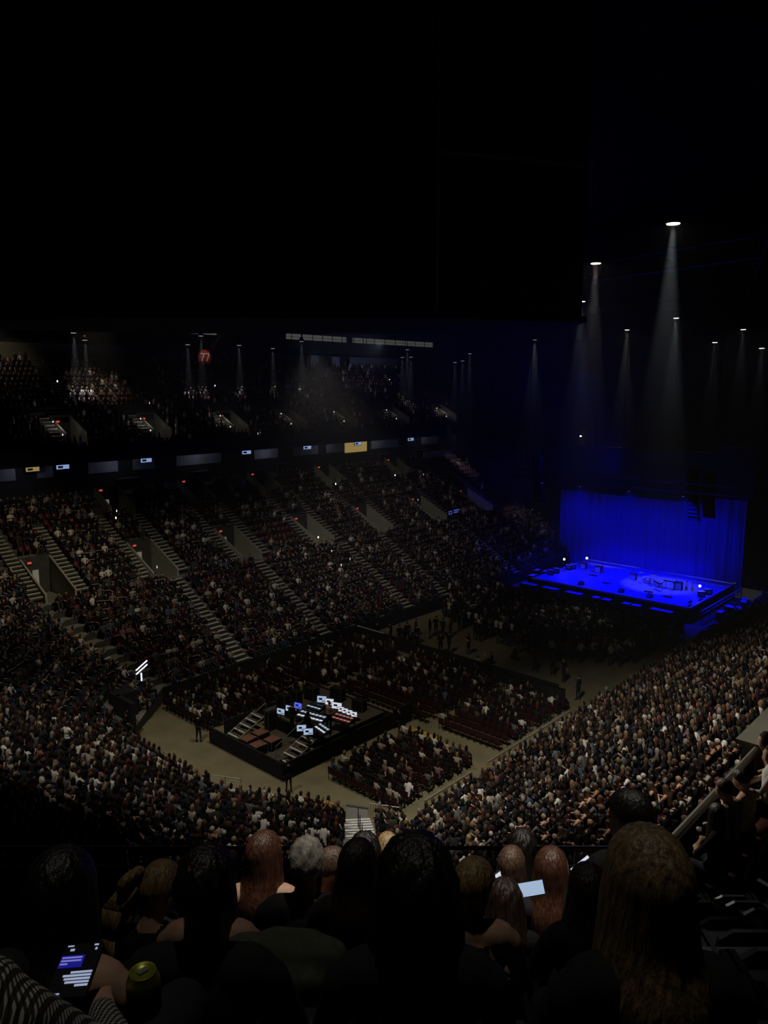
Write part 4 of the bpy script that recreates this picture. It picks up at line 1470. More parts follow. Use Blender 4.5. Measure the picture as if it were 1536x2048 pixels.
def hair_mesh(kind, m, seed=0):
    """hair in head coordinates (origin at the top of the neck, +x forward)"""
    rr = random.Random(seed)
    c = np.array([.014, 0, .107])
    vol = {'short': .008, 'long': .016, 'bob': .030, 'tied': .010, 'thin': .006}[kind]
    ra, rb, rc = .099 + vol, .079 + vol, .106 + vol
    nph, nth = 56, 12
    b = MB()
    ph1, ph2 = rr.random() * 6, rr.random() * 6

    def end(phi):
        a = abs((phi + PI) % (2 * PI) - PI)
        pts = ((0, 56), (.7, 64), (1.25, 80), (1.6, 92), (2.1, 108), (PI, 113)) if kind in ('short', 'thin', 'tied') else ((0, 54), (.7, 62), (1.15, 76), (1.5, 88), (2.0, 92), (PI, 92))
        for (x0, y0), (x1, y1) in zip(pts, pts[1:]):
            if a <= x1:
                return math.radians(y0 + (y1 - y0) * (a - x0) / (x1 - x0))
        return math.radians(pts[-1][1])
    amp = {'short': .022, 'long': .012, 'bob': .030, 'tied': .012, 'thin': .012}[kind]
    drop = {'long': .40, 'bob': .16}.get(kind, 0)
    rows = {'long': 16, 'bob': 9}.get(kind, 0)
    vs, fs = [], []

    def bare(i):
        a = abs((2 * PI * i / nph + PI) % (2 * PI) - PI)
        return a < 1.0
    for j in range(nth + rows + 1):
        for i in range(nph):
            phi = 2 * PI * i / nph
            t = end(phi) * max(min(j, nth), .15) / nth
            w_ = amp * (math.sin(phi * 13 + ph1 + 2.2 * t) + .7 * math.sin(phi * 23 + ph2 - 3 * t) + (.9 * math.sin(phi * 7 + 9 * t) if kind in ('short', 'bob') else 0)) * min(1, t * 1.4)
            k = 1 + w_
            x, y, z = ra * k * math.sin(t) * math.cos(phi), rb * k * math.sin(t) * math.sin(phi), rc * k * math.cos(t)
            if j > nth and not bare(i):
                s = (j - nth) / rows
                lock = math.sin(phi * 13 + ph1 + s * 2.5) + .7 * math.sin(phi * 23 + ph2 - s * 3)
                dz = s * (.085 + drop + .012 * lock + .03 * math.sin(phi * 5 + ph2) * s)
                tt = dz / .12
                q = 1 + .07 * min(1, tt * 1.5) + (.12 * min(1, max(0, tt - 1)) if kind == 'long' else -.05 * max(0, tt - .8)) + amp * .6 * lock * s
                x = x * q - .035 * min(1, max(0, tt - .8)) * (1 if math.cos(phi) < 0 else .3)
                y = y * q * (1 + .06 * min(1.5, tt))
                z -= dz
            vs.append(c + np.array([x, y, z]))
    for j in range(nth + rows):
        for i in range(nph):
            q = (i + 1) % nph
            if j >= nth and (bare(i) or bare(q)):
                continue
            fs.append((j * nph + i, (j + 1) * nph + i, (j + 1) * nph + q, j * nph + q))
    fs.append(tuple(range(nph)))
    b.add(vs, fs)
    me = b.mesh('hair', m, True)
    return me


def add_hair(parent, hm4, kind, m, seed=0):
    h = link('hair', hair_mesh(kind, m, seed), parent)
    h.matrix_local = hm4
    md = h.modifiers.new('thickness', 'SOLIDIFY')
    md.thickness = .005
    md.offset = -1
    return h


def add_eyes(parent, hm4):
    for s in (-1, 1):
        e = MB()
        e.add(*ell_pts((.093, s * .032, .086), (.010, .013, .009), None, 8, 5))
        q = e.obj('eye', M['eye'], parent, True)
        q.matrix_local = hm4


FG = []


def fg_person(label, r, f, ztop, row, hair, hm, turn=0.0, tilt=0.0, lean=.05, top='top_black', bottom='trouser', skin='skin', sleeve='tee', female=False, arms=None, knees=None, scoop=False, voxel=.012, face=0.0, seed=0, feet=None):
    zf = rowz(row)
    sc = (ztop - zf) / {'short': 1.36, 'bob': 1.40, 'long': 1.385, 'tied': 1.365, 'thin': 1.35}[hair]
    sc = min(1.13, max(.82, sc))
    me, hm4 = figure(False, lean, turn, tilt, arms, knees, feet, voxel, True, sleeve, scoop, [M[skin], M[top], M[bottom], M['shoe']], female)
    p = local(r, f, zf)
    o = link('person', me, None, p, YAW + face)
    o.scale = (sc, sc, sc)
    if hair:
        add_hair(o, hm4, hair, M[hm], seed)
    add_eyes(o, hm4)
    tag(o, label, 'person')
    FG.append((r, row))
    return o, hm4


# row nearest the lens
P1, h1 = fg_person('person in a black and white checked shirt at the lower left, reading a phone', -.70, .90, 23.56, -1, 'long', 'h_black', tilt=.25, lean=.10, top='gingham', bottom='denim', sleeve='long', female=True,
                   arms={'R': ((.16, -.29, .74), (.38, -.16, .66)), 'L': ((.12, .27, .70), (.34, .14, .60))}, knees={'L': (.56, .12, .58), 'R': (.50, -.27, .56)}, voxel=.011, seed=1)
fg_person('person in black at the lower right edge with dark jeans and raised knees', .66, .72, 23.42, -1, 'short', 'h_black', lean=.0, bottom='denim', knees={'L': (.54, .36, .68), 'R': (.52, -.10, .66)}, sleeve='long', seed=2)
fg_person('woman with very long dark blonde hair at the right, seen from behind', .62, 1.56, 23.05, 0, 'long', 'h_dblonde', turn=.15, female=True, top='top_black', sleeve='long', seed=3)
fg_person('person with a big rounded mass of black hair in the middle foreground', .08, 1.70, 22.94, 0, 'bob', 'h_black', sleeve='long', seed=4)
fg_person('man with short black hair and bare neck in a black shirt, left of centre', -.47, 1.76, 22.85, 0, 'short', 'h_black', turn=-.1, tilt=.08, skin='skintan', seed=5)
fg_person('woman with long black hair and a bare right shoulder at the left', -.83, 1.66, 22.90, 0, 'long', 'h_black', tilt=.15, lean=.12, female=True, sleeve='tank', seed=6)
bun, hb = fg_person('blonde woman with hair tied in a loop and ponytail, head bowed', -.90, 2.60, 22.22, 1, 'tied', 'h_blonde', turn=-.5, tilt=.35, lean=.15, female=True, sleeve='long', seed=7)
hh = MB()
for i in range(9):
    t = i / 8
    hh.add(*capsule_pts((-.09 - .06 * math.sin(t * PI), .05 + .03 * t, .16 - .10 * t), (-.10 - .06 * math.sin(t * PI + .3), .05 + .03 * t, .15 - .11 * t), .028, .026, 8))
for i in range(7):
    y = .03 + .012 * i
    hh.path([(-.10, y, .10), (-.15 - .004 * i, y + .02, .0), (-.14, y + .03, -.12), (-.11, y + .02, -.24 + .012 * i)], .011, 6)
lp = hh.obj('ponytail', M['h_blonde'], bun, True)
lp.matrix_local = hb
fg_person('person in a sleeveless black top with bare arms beside the black haired man', -.66, 2.58, 22.30, 1, 'long', 'h_dark', lean=.1, female=True, sleeve='tank', seed=8)
fg_person('woman with long dark red hair and a bare shoulder left of the grey haired man', -.72, 4.05, 21.47, 3, 'long', 'h_auburn', female=True, sleeve='tank', lean=.1, turn=-.5, seed=9)
fg_person('man with short grey hair and bare neck in a black shirt', -.38, 3.34, 21.88, 2, 'short', 'h_grey', turn=-.15, seed=10)
fg_person('person seen in profile facing right just beyond the grey haired man', -.33, 4.22, 21.27, 3, 'tied', 'h_brown', turn=-1.25, female=True, top='top_black', seed=11)
fg_person('woman with sleek dark brown hair right of the grey haired man', -.12, 2.86, 22.06, 1, 'long', 'h_dark', turn=-.45, tilt=.1, female=True, top='top_maroon', sleeve='long', seed=12)
fg_person('person with black hair in front of the bright corner stair', -.14, 4.98, 20.90, 4, 'bob', 'h_black', seed=13)
fg_person('person with thin fair hair beside the bright corner stair', .03, 5.80, 20.36, 5, 'thin', 'h_blonde', top='top_maroon', seed=14)
fg_person('blonde woman with bare neck to the right of the big black hair', .33, 2.64, 22.24, 1, 'tied', 'h_blonde', turn=-.75, tilt=.1, female=True, sleeve='tank', seed=15)
fg_person('woman with brown hair left of the bright phone held sideways', .90, 4.92, 20.83, 4, 'long', 'h_brown', turn=-.4, female=True, seed=16)
fg_person('woman with auburn hair right of the bright phone held sideways', .97, 4.02, 21.40, 3, 'long', 'h_auburn', turn=-.3, tilt=.1, female=True, seed=17)
fg_person('person with dark hair hiding the lower edge of the bright phone', .60, 3.30, 21.36, 2, 'bob', 'h_dark', tilt=.2, lean=.2, seed=18)
fg_person('woman with smooth dark brown hair left of the long haired blonde woman', .80, 2.70, 22.14, 1, 'long', 'h_dark', turn=-.3, female=True, seed=19)
fg_person('person with a brown fringe of hair close to the front rail at right', 1.55, 5.02, 20.65, 4, 'short', 'h_brown', turn=-.6, seed=20)
fg_person('person with tall black hair in the farthest foreground row near the rail', 1.15, 5.80, 20.42, 5, 'bob', 'h_black', seed=21)
bu, hb = fg_person('person with dark hair tied up, sitting high beyond the long haired blonde woman', 1.26, 3.50, 22.12, 2, 'tied', 'h_black', turn=.75, tilt=.05, seed=22)

# phones
def phone(loc, rz, tilt, roll, label, big=True, mt='e_scr'):
    o = MB().box((0, 0, 0), (.009, .074, .15)).obj('phone', M['black'], loc=loc)
    o.rotation_euler = (roll, tilt, rz)
    if big:
        MB().box((-.005, .013, .022), (.002, .044, .034)).obj('message_bubble', M['e_bubble'], o)
        q = MB()
        for i in range(3):
            q.box((-.0065, .014 - (.0 if i < 2 else -.012), .032 - .009 * i), (.001, .038 if i < 2 else .014, .0035))
        q.obj('bubble_text', M['e_btext'], o)
        q = MB()
        for i in range(5):
            wd = (.040, .052, .048, .044, .024)[i]
            q.box((-.0055, -.0 - .034 + wd / 2 + (.0), -.010 - .009 * i), (.001, wd, .005))
        q.obj('message_text', M['e_text'], o)
        q = MB()
        q.box((-.0055, -.024, .068), (.001, .008, .004)).box((-.0055, .026, .068), (.001, .012, .003)).box((-.0055, -.026, .056), (.001, .004, .006)).box((-.0055, .02, .056), (.001, .008, .006)).box((-.0055, .016, -.066), (.001, .009, .003))
        q.obj('status_icons', M['e_text'], o)
    else:
        MB().box((-.005, 0, 0), (.002, .066, .138)).obj('screen', M[mt], o)
    MB().box((.006, .022, .055), (.003, .024, .024)).obj('camera_bump', M['blackmetal'], o)
    tag(o, label, 'phone')
    return o


phone(local(-.60, 1.33, 22.875), YAW, 1.62, -.12, 'black phone showing a blue message and white text, held at the lower left')
phone(local(.76, 3.62, 21.42), YAW, .55, 1.42, 'phone held sideways with a bright pale screen in the foreground', False)
phone(local(.79, 4.80, 20.62), YAW + .9, .3, .1, 'small bright phone left of the brown haired woman', False, 'e_scr2')
phone(local(1.24, 4.38, 21.03), YAW - .7, .9, .5, 'phone glinting white beside the auburn haired woman', False, 'e_scr2')
can = MB().lathe([(.024, 0), (.031, .008), (.033, .02), (.033, .138), (.031, .146), (.026, .158), (.026, .161), (.024, .158)], n=22).obj('drink_can', mat('can_yellow_green', (.32, .34, .04), .35, .3, 8, metal=.5), loc=local(-.48, 1.36, 22.69), smooth=True)
MB().lathe([(.0333, .05), (.0335, .055), (.0335, .125), (.0333, .13)], n=22).obj('dark_label_band', mat('can_label', (.05, .06, .04), .5), can)
MB().box((0, 0, .161), (.020, .011, .003)).obj('ring_pull', M['steel'], can)
tag(can, 'tall yellow green drink can beside the knee of the checked shirt person', 'can')
jk = MB()
for a, b_, ra, rb in (((0, -.16, 0), (0, .16, .02), .07, .07), ((-.02, -.16, -.02), (-.05, -.22, -.16), .06, .05), ((-.02, .16, 0), (-.05, .2, -.16), .06, .05), ((-.05, -.1, -.05), (-.06, .1, -.05), .07, .08), ((.03, -.1, .03), (.02, .05, .05), .05, .05)):
    jk.add(*capsule_pts(a, b_, ra, rb))
jo = jk.obj('jacket', M['top_green'], loc=local(-.36, 2.52, 21.93), rz=YAW, smooth=True)
md = jo.modifiers.new('r', 'REMESH')
md.mode = 'VOXEL'
md.voxel_size = .015
md.use_smooth_shade = True
md = jo.modifiers.new('s', 'SMOOTH')
md.iterations = 4
tag(jo, 'dull green jacket draped over a seat back left of centre', 'jacket')

# ---- stadium seats
seat_pan = MB().box((.0, 0, .44), (.42, .44, .05)).box((-.02, 0, .40), (.34, .38, .05)).mesh('seat_pan', M['seatdark'])
seat_back = MB().add([(-.20, -.215, .46), (-.20, .215, .46), (-.27, .215, .80), (-.27, -.215, .80), (-.24, -.215, .46), (-.24, .215, .46), (-.31, .215, .80), (-.31, -.215, .80), (-.29, .13, .87), (-.29, -.13, .87), (-.325, .13, .87), (-.325, -.13, .87)],
                     [(0, 1, 2, 3), (7, 6, 5, 4), (0, 4, 5, 1), (1, 5, 6, 2), (3, 7, 4, 0), (3, 2, 8, 9), (6, 7, 11, 10), (2, 6, 10, 8), (9, 8, 10, 11), (7, 3, 9, 11)]).mesh('backrest', M['seatdark'])
seat_arm = MB().box((-.02, 0, .62), (.34, .05, .04)).box((-.2, 0, .40), (.05, .04, .5)).mesh('armrest', M['blackmetal'])
seat_leg = MB().box((-.12, 0, .2), (.06, .06, .42)).box((-.12, 0, .01), (.2, .2, .02)).mesh('support', M['blackmetal'])
nfg = 0
for j in range(-1, 9):
    for i in range(-9, 9):
        r = i * .52 + (.18 if j % 2 else -.06)
        p = local(r, rowf(j) - .02, rowz(j))
        occ = [q for q in FG if q[1] == j and abs(q[0] - r) < .3]
        if not in_frame((p[0], p[1], p[2] + .6), 60, 60):
            continue
        if occ:
            r = occ[0][0]
            p = local(r, rowf(j) - .02, rowz(j))
            FG.remove(occ[0])
        elif [q for q in FG if q[1] == j and abs(q[0] - r) < .5]:
            continue
        e = empty('stadium_seat', p, YAW)
        for me in (seat_pan, seat_back, seat_leg):
            link(me.name.split('.')[0], me, e)
        for s in (-1, 1):
            link('armrest', seat_arm, e).location = (0, s * .245, 0)
        tag(e, f'dark stadium seat in the unlit foreground, {ordw(i + 9)} from left, {ordw(j + 1)} row ahead', 'seat', 'seats in the photographer\'s section')
        nfg += 1

# ---- crowd: seat places in every stand
SKINS = [(.42, .28, .19), (.33, .21, .14), (.20, .12, .075), (.09, .052, .034)]
HAIRS = [((.008, .006, .005), 5, 'black'), ((.03, .018, .012), 5, 'dark brown'), ((.085, .048, .027), 3, 'brown'), ((.20, .13, .065), 2, 'blonde'), ((.24, .22, .20), 1, 'grey'), ((.12, .04, .02), 1, 'auburn')]
TOPS = [((.008, .008, .009), 42, 'black'), ((.022, .022, .024), 14, 'charcoal'), ((.010, .012, .020), 8, 'navy'), ((.030, .009, .010), 7, 'dark red'), ((.040, .028, .020), 5, 'brown'), ((.11, .11, .105), 6, 'grey'),
        ((.58, .56, .50), 8, 'white'), ((.34, .30, .23), 7, 'cream'), ((.06, .08, .11), 2, 'blue'), ((.055, .06, .04), 2, 'olive green'), ((.20, .12, .10), 2, 'dusty pink')]


def pick(lst, rr):
    t = rr.random() * sum(q[1] for q in lst)
    for q in lst:
        t -= q[1]
        if t <= 0:
            return q
    return lst[-1]


class Spot:
    __slots__ = ('p', 'a', 'stand', 'row', 'n', 'occ', 'd', 'top', 'hair', 'skin')


def seg_dist(p, a, b):
    p, a, b = np.array(p), np.array(a), np.array(b)
    d = b - a
    t = max(0, min(1, ((p - a) @ d) / (d @ d)))
    return np.linalg.norm(p - a - t * d)


CSA, CSB = np.array(CS0) + .3, np.array(CS1) - .3
SPOTS = []
SEGN = ['far stand', 'left corner', 'end stand', 'near corner', 'near right stand']
for k in range(NR):
    o = TR * k + .42
    A = V(o)
    z = o_to_z(k)
    for s in range(5):
        a, b = np.array(A[s], float), np.array(A[s + 1], float)
        L = np.linalg.norm(b - a)
        u = (b - a) / L
        nrm = np.array([-u[1], u[0]])         # inward
        if nrm @ (np.array([60, 38]) - a) < 0:
            nrm = -nrm
        n = int((L - .5) / .58)
        for i in range(n):
            p = a + u * ((.4 if s < 3 else .2) + .58 * i)
            if s == 0:
                x = p[0]
                if any(abs(x - q) < .9 for q in LOWAISLE) and o < 10.2:
                    continue
                if any(h0 - 1.6 < x < h1 + 1.6 for h0, h1 in holes(o)) or any(VW + .05 < abs(x - q) < VW + 1.5 for q in VOM_LOW) and 10.3 < o < 19:
                    continue
                if o > 19 and any(abs(x - q) < 1.6 for q in VOM_TOP):
                    continue
            if s in (0, 1) and seg_dist(p, (28.6, 50.3), (24.2, 60.4)) < .72:
                continue
            if s == 1 and math.hypot(p[0] - 25.2, p[1] - 47.9) < 1.5:
                continue
            if s == 3 and (seg_dist(p, CSA, CSB) < 1.02):
                continue
            if s in (2, 3, 4) and o > 21.0:
                continue
            q = Spot()
            zz = z + ZV[s] + (ZV[s + 1] - ZV[s]) * (.4 + .58 * i) / L
            q.p = (p[0], p[1], zz)
            if not in_frame((p[0], p[1], z + .8), 130, 130):
                continue
            q.a = math.atan2(nrm[1], nrm[0])
            q.stand, q.row, q.n = s, k, i
            occ = (.86, .93, .95, .95, .955)[s]
            if s == 0:
                if p[0] > 84.5 and o > 8:
                    occ = .04
                elif 37.5 < p[0] < 45.5 and 6.5 < o < 10:
                    occ = .35
                elif o > 17.5:
                    occ = .7
                elif 47.5 < p[0] < 55 and 10.5 < o < 14:
                    occ = .15
            q.occ = R.random() < occ
            q.d = px((p[0], p[1], z + 1))[2]
            SPOTS.append(q)
UPS = []
for k in range(17):
    y, z = 72 + UT * k + .4, UZ + UR_ * k
    for i in range(170):
        x = 18 + .54 * i
        if 1 <= k <= 6 and any(-2.5 < x - q < 1.3 for q in UPV):
            continue
        if k >= 8 and any(abs(x - q) < .8 for q in (37.6, 48.2, 59.5)):
            continue
        if not in_frame((x, y, z + .8), 130, 130):
            continue
        q = Spot()
        q.p, q.a, q.stand, q.row, q.n = (x, y, z), -PI / 2, 5, k, i
        q.occ = R.random() < (.8 if x < 52 else .6)
        q.d = 999
        UPS.append(q)
URS = []
for k in range(6):
    y, z = 3.3 - .85 * k - .42, 17.4 + .527 * k
    for i in range(26):
        x = 9.35 + .2 * k + .54 * i
        if not in_frame((x, y, z + .9), 40, 40):
            continue
        q = Spot()
        q.p, q.a, q.stand, q.row, q.n = (x, y, z), PI / 2, 6, k, i
        q.occ = R.random() < .9
        q.d = px((x, y, z + 1))[2]
        URS.append(q)
for q in SPOTS + UPS + URS:
    q.top = pick(TOPS, R)
    q.hair = pick(HAIRS, R)
    q.skin = SKINS[min(3, int(R.random() * 4.2))] if R.random() > .3 else SKINS[0]


# low polygon people for the mass of the crowd
def low_person(pose, standing=False, longhair=False, simple=False):
    b = MB()
    H = .42 if standing else 0
    lean = .08 if pose == 'lean' else 0

    def loft(rings, mi, n=6):
        vs, fs = [], []
        for cx, cy, z, rx, ry in rings:
            for i in range(n):
                t = 2 * PI * i / n
                vs.append((cx + rx * math.cos(t), cy + ry * math.sin(t), z))
        m = len(rings)
        for j in range(m - 1):
            for i in range(n):
                q = (i + 1) % n
                fs.append((j * n + i, j * n + q, (j + 1) * n + q, (j + 1) * n + i))
        fs.append(tuple(range((m - 1) * n, m * n)))
        b.add(vs, fs, mi)
    loft([(0, 0, .46 + H, .13, .17), (lean, 0, .72 + H, .11, .15), (lean * 2, 0, .93 + H, .12, .19), (lean * 2.4, 0, 1.03 + H, .07, .11), (lean * 2.5, 0, 1.07 + H, .04, .05)], 1)
    hx = .03 + lean * 2.8
    loft([(hx, 0, 1.05 + H, .045, .045), (hx + .02, 0, 1.12 + H, .07, .06), (hx + .01, 0, 1.21 + H, .09, .075), (hx, 0, 1.30 + H, .05, .045)], 0)
    loft([(hx - .03, 0, (.92 if longhair else 1.13) + H, .07, .085), (hx - .025, 0, 1.2 + H, .095, .09), (hx - .01, 0, 1.27 + H, .09, .08), (hx - .005, 0, 1.335 + H, .04, .035)], 3)
    if not simple:
        for s in (-1, 1):
            sh = (lean * 2, s * .19, .97 + H)
            if pose == 'phone' and s < 0:
                el, wr = (.2, s * .22, .85 + H), (.34, s * .05, 1.05 + H)
            elif pose == 'wave' and s > 0:
                el, wr = (.08, s * .3, 1.15 + H), (.1, s * .25, 1.42 + H)
            elif pose == 'cross':
                el, wr = (.12, s * .25, .76 + H), (.2, -s * .06, .78 + H)
            else:
                el, wr = ((.1, s * .25, .74 + H), (.32, s * .09, .64 + H)) if not standing else ((-.02, s * .25, .72 + H), (.08, s * .22, .48 + H))
            b.tube(sh, el, .055, 4, 1, .045)
            b.tube(el, wr, .042, 4, 0 if pose in ('phone', 'wave', 'cross') or s < 0 else 1, .03)
    for s in (-1, 1):
        if standing:
            b.tube((0, s * .09, .9), (.02, s * .11, .04), .085, 4, 2, .055)
        else:
            b.tube((0, s * .09, .50), (.45, s * .12, .52), .085, 4, 2, .065)
            if not simple:
                b.tube((.45, s * .12, .52), (.45, s * .12, .04), .06, 4, 2, .045)
    V_ = np.array(b.v, np.float32)
    T, mi = [], []
    for f, m in zip(b.f, b.m):
        for i in range(1, len(f) - 1):
            T.append((f[0], f[i], f[i + 1]))
            mi.append(m)
    return V_, np.array(T, np.int32), np.array(mi, np.int32)


SEATED = [low_person(p, False, lh) for p, lh in (('lap', False), ('lap', True), ('lean', False), ('phone', False), ('cross', True), ('cross', False), ('phone', True), ('wave', False))]
WEIGHT = [0, 0, 0, 1, 1, 1, 2, 2, 3, 4, 4, 5, 5, 6, 7] 
SIMPLE = [low_person('lap', False, lh, True) for lh in (False, True)]
STAND = [low_person(p, True, lh) for p, lh in (('lap', False), ('lap', True), ('phone', False), ('cross', True), ('cross', False))]
PANTS = [(.012, .012, .014), (.02, .028, .05), (.05, .045, .038), (.03, .04, .07)]


def crowd_object(name, people, label, cat):
    """people: (pos, angle, template, top, hair, skin, scale)"""
    Vs, Fs, Cs = [], [], []
    off = 0
    for pos, a, (tv, tt, tm), top, hair, skin, sc in people:
        co, si = math.cos(a), math.sin(a)
        v = tv * sc
        q = np.empty_like(v)
        q[:, 0] = v[:, 0] * co - v[:, 1] * si + pos[0]
        q[:, 1] = v[:, 0] * si + v[:, 1] * co + pos[1]
        q[:, 2] = v[:, 2] + pos[2]
        Vs.append(q)
        Fs.append(tt + off)
        off += len(v)
        pal = np.array([skin, top, PANTS[R.randrange(4)], hair], np.float32)
        Cs.append(pal[tm])
    Vs, Fs, Cs = np.concatenate(Vs), np.concatenate(Fs), np.concatenate(Cs)
    me = bpy.data.meshes.new(name)
    me.vertices.add(len(Vs))
    me.vertices.foreach_set('co', Vs.ravel())
    me.loops.add(len(Fs) * 3)
    me.loops.foreach_set('vertex_index', Fs.ravel())
    me.polygons.add(len(Fs))
    me.polygons.foreach_set('loop_start', np.arange(0, len(Fs) * 3, 3, dtype=np.int32))
    me.update(calc_edges=True)
    at = me.attributes.new('col', 'FLOAT_COLOR', 'FACE')
    at.data.foreach_set('color', np.concatenate([Cs, np.ones((len(Cs), 1), np.float32)], 1).ravel())
    me.materials.append(M['crowd'])
    o = link(name, me)
    tag(o, label, cat, None, 'stuff')
    return o


# people who are built one by one: shared bodies
def shade_name(t):
    return t[2]


BODY = {}
for sk in ('skin', 'skintan'):
    mt = [M[sk], M['cloth'], M['trouser'], M['shoe']]
    mt2 = [M[sk], M['cloth'], M['denim'], M['shoe']]
    BODY[sk] = [figure(False, .02, 0, .05, None, None, None, .026, False, 'tee', False, mt),
                figure(False, .12, .3, .1, None, None, None, .026, False, 'long', False, mt2),
                figure(False, .0, -.4, .0, {'L': ((.14, .25, .75), (.22, -.04, .78)), 'R': ((.14, -.25, .75), (.22, .06, .76))}, None, None, .026, False, 'tee', False, mt2, True),
                figure(False, .06, 0, .25, {'L': ((.14, .22, .78), (.30, .04, .86)), 'R': ((.14, -.22, .78), (.30, -.04, .86))}, None, None, .026, False, 'tank', False, mt, True)]
SBODY = [figure(True, .0, 0, .0, None, None, None, .028, False, 'long', False, None, False, .06),
         figure(True, .03, .5, .05, {'L': ((.10, .24, .74), (.22, -.05, .78)), 'R': ((.10, -.24, .74), (.22, .07, .76))}, None, None, .028, False, 'tee', False, None, False, -.05),
         figure(True, .02, -.5, .1, {'R': ((.12, -.22, .76), (.30, -.06, .92))}, None, None, .028, False, 'tee', False, None, True, .04)]
HM = {'black': 'h_black', 'dark brown': 'h_dark', 'brown': 'h_brown', 'blonde': 'h_blonde', 'grey': 'h_grey', 'auburn': 'h_auburn'}
HMESH = {}


def low_hair(kind, nm):
    if (kind, nm) not in HMESH:
        me = hair_mesh(kind, M[HM[nm]], 5)
        HMESH[(kind, nm)] = me
    return HMESH[(kind, nm)]


def one_person(pos, a, body, hairkind, hairname, topcol, label, group=None, sc=1.0):
    me, hm4 = body
    o = link('person', me, None, pos, a)
    o.scale = (sc, sc, sc)
    o.color = (*topcol, 1)
    h = link('hair', low_hair(hairkind, hairname), o)
    h.matrix_local = hm4
    tag(o, label, 'person', group)
    return o


one_by_one = 0
# the people who stand out
def nearest(lst, x, y):
    def d(q):
        u, v, _ = px((q.p[0], q.p[1], q.p[2] + .95))
        return (u - x) ** 2 + (v - y) ** 2
    return min(lst, key=d)


y1 = nearest(SPOTS, 665, 1602)
y1.top, y1.occ = ((.75, .36, .03), 1, 'mustard yellow'), True
for x, y in ((870, 1625), (812, 1640), (925, 1600), (600, 1600), (1355, 1455), (650, 1672), (190, 1560), (300, 1505)):
    q = nearest(SPOTS, x, y)
    q.top, q.occ = ((.66, .64, .58), 1, 'white'), True
for q, c in zip(sorted(URS, key=lambda q: q.d)[2:12:3], (((.5, .42, .2), 1, 'pale yellow'), ((.30, .11, .05), 1, 'rust'), ((.35, .38, .25), 1, 'pale green'), ((.5, .42, .2), 1, 'cream yellow'))):
    q.top = c

ws = nearest(SPOTS, 138, 1490)
ws.occ = False
GROUP = {3: 'spectators in the near corner', 4: 'spectators in the near right stand', 2: 'spectators in the end stand', 6: 'spectators in the upper deck at right', 0: 'spectators in the far stand', 1: 'spectators in the left corner'}
cand = [q for q in SPOTS + URS if q.occ and in_frame((q.p[0], q.p[1], q.p[2] + 1.0), -4, -4) and (px((q.p[0], q.p[1], q.p[2] + 1.1))[1] < 1700)]
cand.sort(key=lambda q: q.d)
singles = cand[:222]
sset = set(id(q) for q in singles)
# count each row so that a label can say which seat
byrow = {}
for q in singles:
    byrow.setdefault((q.stand, q.row), []).append(q)
for (s, row), L in byrow.items():
    L.sort(key=lambda q: px(q.p)[0])
    for i, q in enumerate(L):
        side = ''
        hn = q.hair[2]
        kind = R.choice(['short', 'long', 'short', 'tied'] if hn != 'grey' else ['short', 'thin'])
        where = {3: 'near corner', 4: 'near right stand', 2: 'end stand', 6: 'right upper deck', 0: 'far stand', 1: 'left corner'}[s]
        lab = f'person, {q.top[2]} top, {hn} hair, {ordw(i)} from left, {ordw(row)} row, {where}'
        sk = 'skin' if q.skin[0] > .25 else 'skintan'
        one_person(q.p, q.a + R.uniform(-.25, .25), BODY[sk][R.randrange(4)], kind, hn, q.top[0], lab, GROUP[s], R.uniform(1.05, 1.17))

rest = [(q.p, q.a + R.uniform(-.3, .3), SEATED[R.choice(WEIGHT)], q.top[0], q.hair[0], q.skin, R.uniform(1.04, 1.18)) for q in SPOTS + URS if q.occ and id(q) not in sset]
crowd_object('crowd', rest, 'thousands of seated spectators filling the lower bowl', 'crowd')
crowd_object('crowd', [(q.p, q.a + R.uniform(-.2, .2), SIMPLE[R.randrange(2)], q.top[0], q.hair[0], q.skin, R.uniform(1.04, 1.18)) for q in UPS if q.occ], 'seated spectators in the dark far upper deck', 'crowd')

# seats of the bowl
SB = MB().box((.02, 0, .43), (.4, .44, .06)).add([(-.19, -.21, .44), (-.19, .21, .44), (-.27, .2, .86), (-.27, -.2, .86), (-.25, -.21, .44), (-.25, .21, .44), (-.33, .2, .86), (-.33, -.2, .86)],
                                              [(0, 1, 2, 3), (7, 6, 5, 4), (1, 5, 6, 2), (3, 7, 4, 0), (2, 6, 7, 3)]).box((-.12, 0, .2), (.08, .08, .4))
SBT = np.array(SB.v, np.float32)
SBF = [f for f in SB.f]


def seats_object(name, spots, m, label):
    n = len(SBT)
    Vs = []
    F = []
    for k, q in enumerate(spots):
        co, si = math.cos(q.a), math.sin(q.a)
        v = np.empty_like(SBT)
        v[:, 0] = SBT[:, 0] * co - SBT[:, 1] * si + q.p[0] - .06 * co
        v[:, 1] = SBT[:, 0] * si + SBT[:, 1] * co + q.p[1] - .06 * si
        v[:, 2] = SBT[:, 2] + q.p[2]
        Vs.append(v)
    Vs = np.concatenate(Vs)
    fa = np.array(SBF, np.int32)
    Fs = (fa[None] + (np.arange(len(spots), dtype=np.int32) * n)[:, None, None]).reshape(-1, 4)
    me = bpy.data.meshes.new(name)
    me.vertices.add(len(Vs))
    me.vertices.foreach_set('co', Vs.ravel())
    me.loops.add(Fs.size)
    me.loops.foreach_set('vertex_index', Fs.ravel())
    me.polygons.add(len(Fs))
    me.polygons.foreach_set('loop_start', np.arange(0, Fs.size, 4, dtype=np.int32))
    me.update(calc_edges=True)
    me.materials.append(m)
    o = link(name, me)
    tag(o, label, 'seats', None, 'stuff')


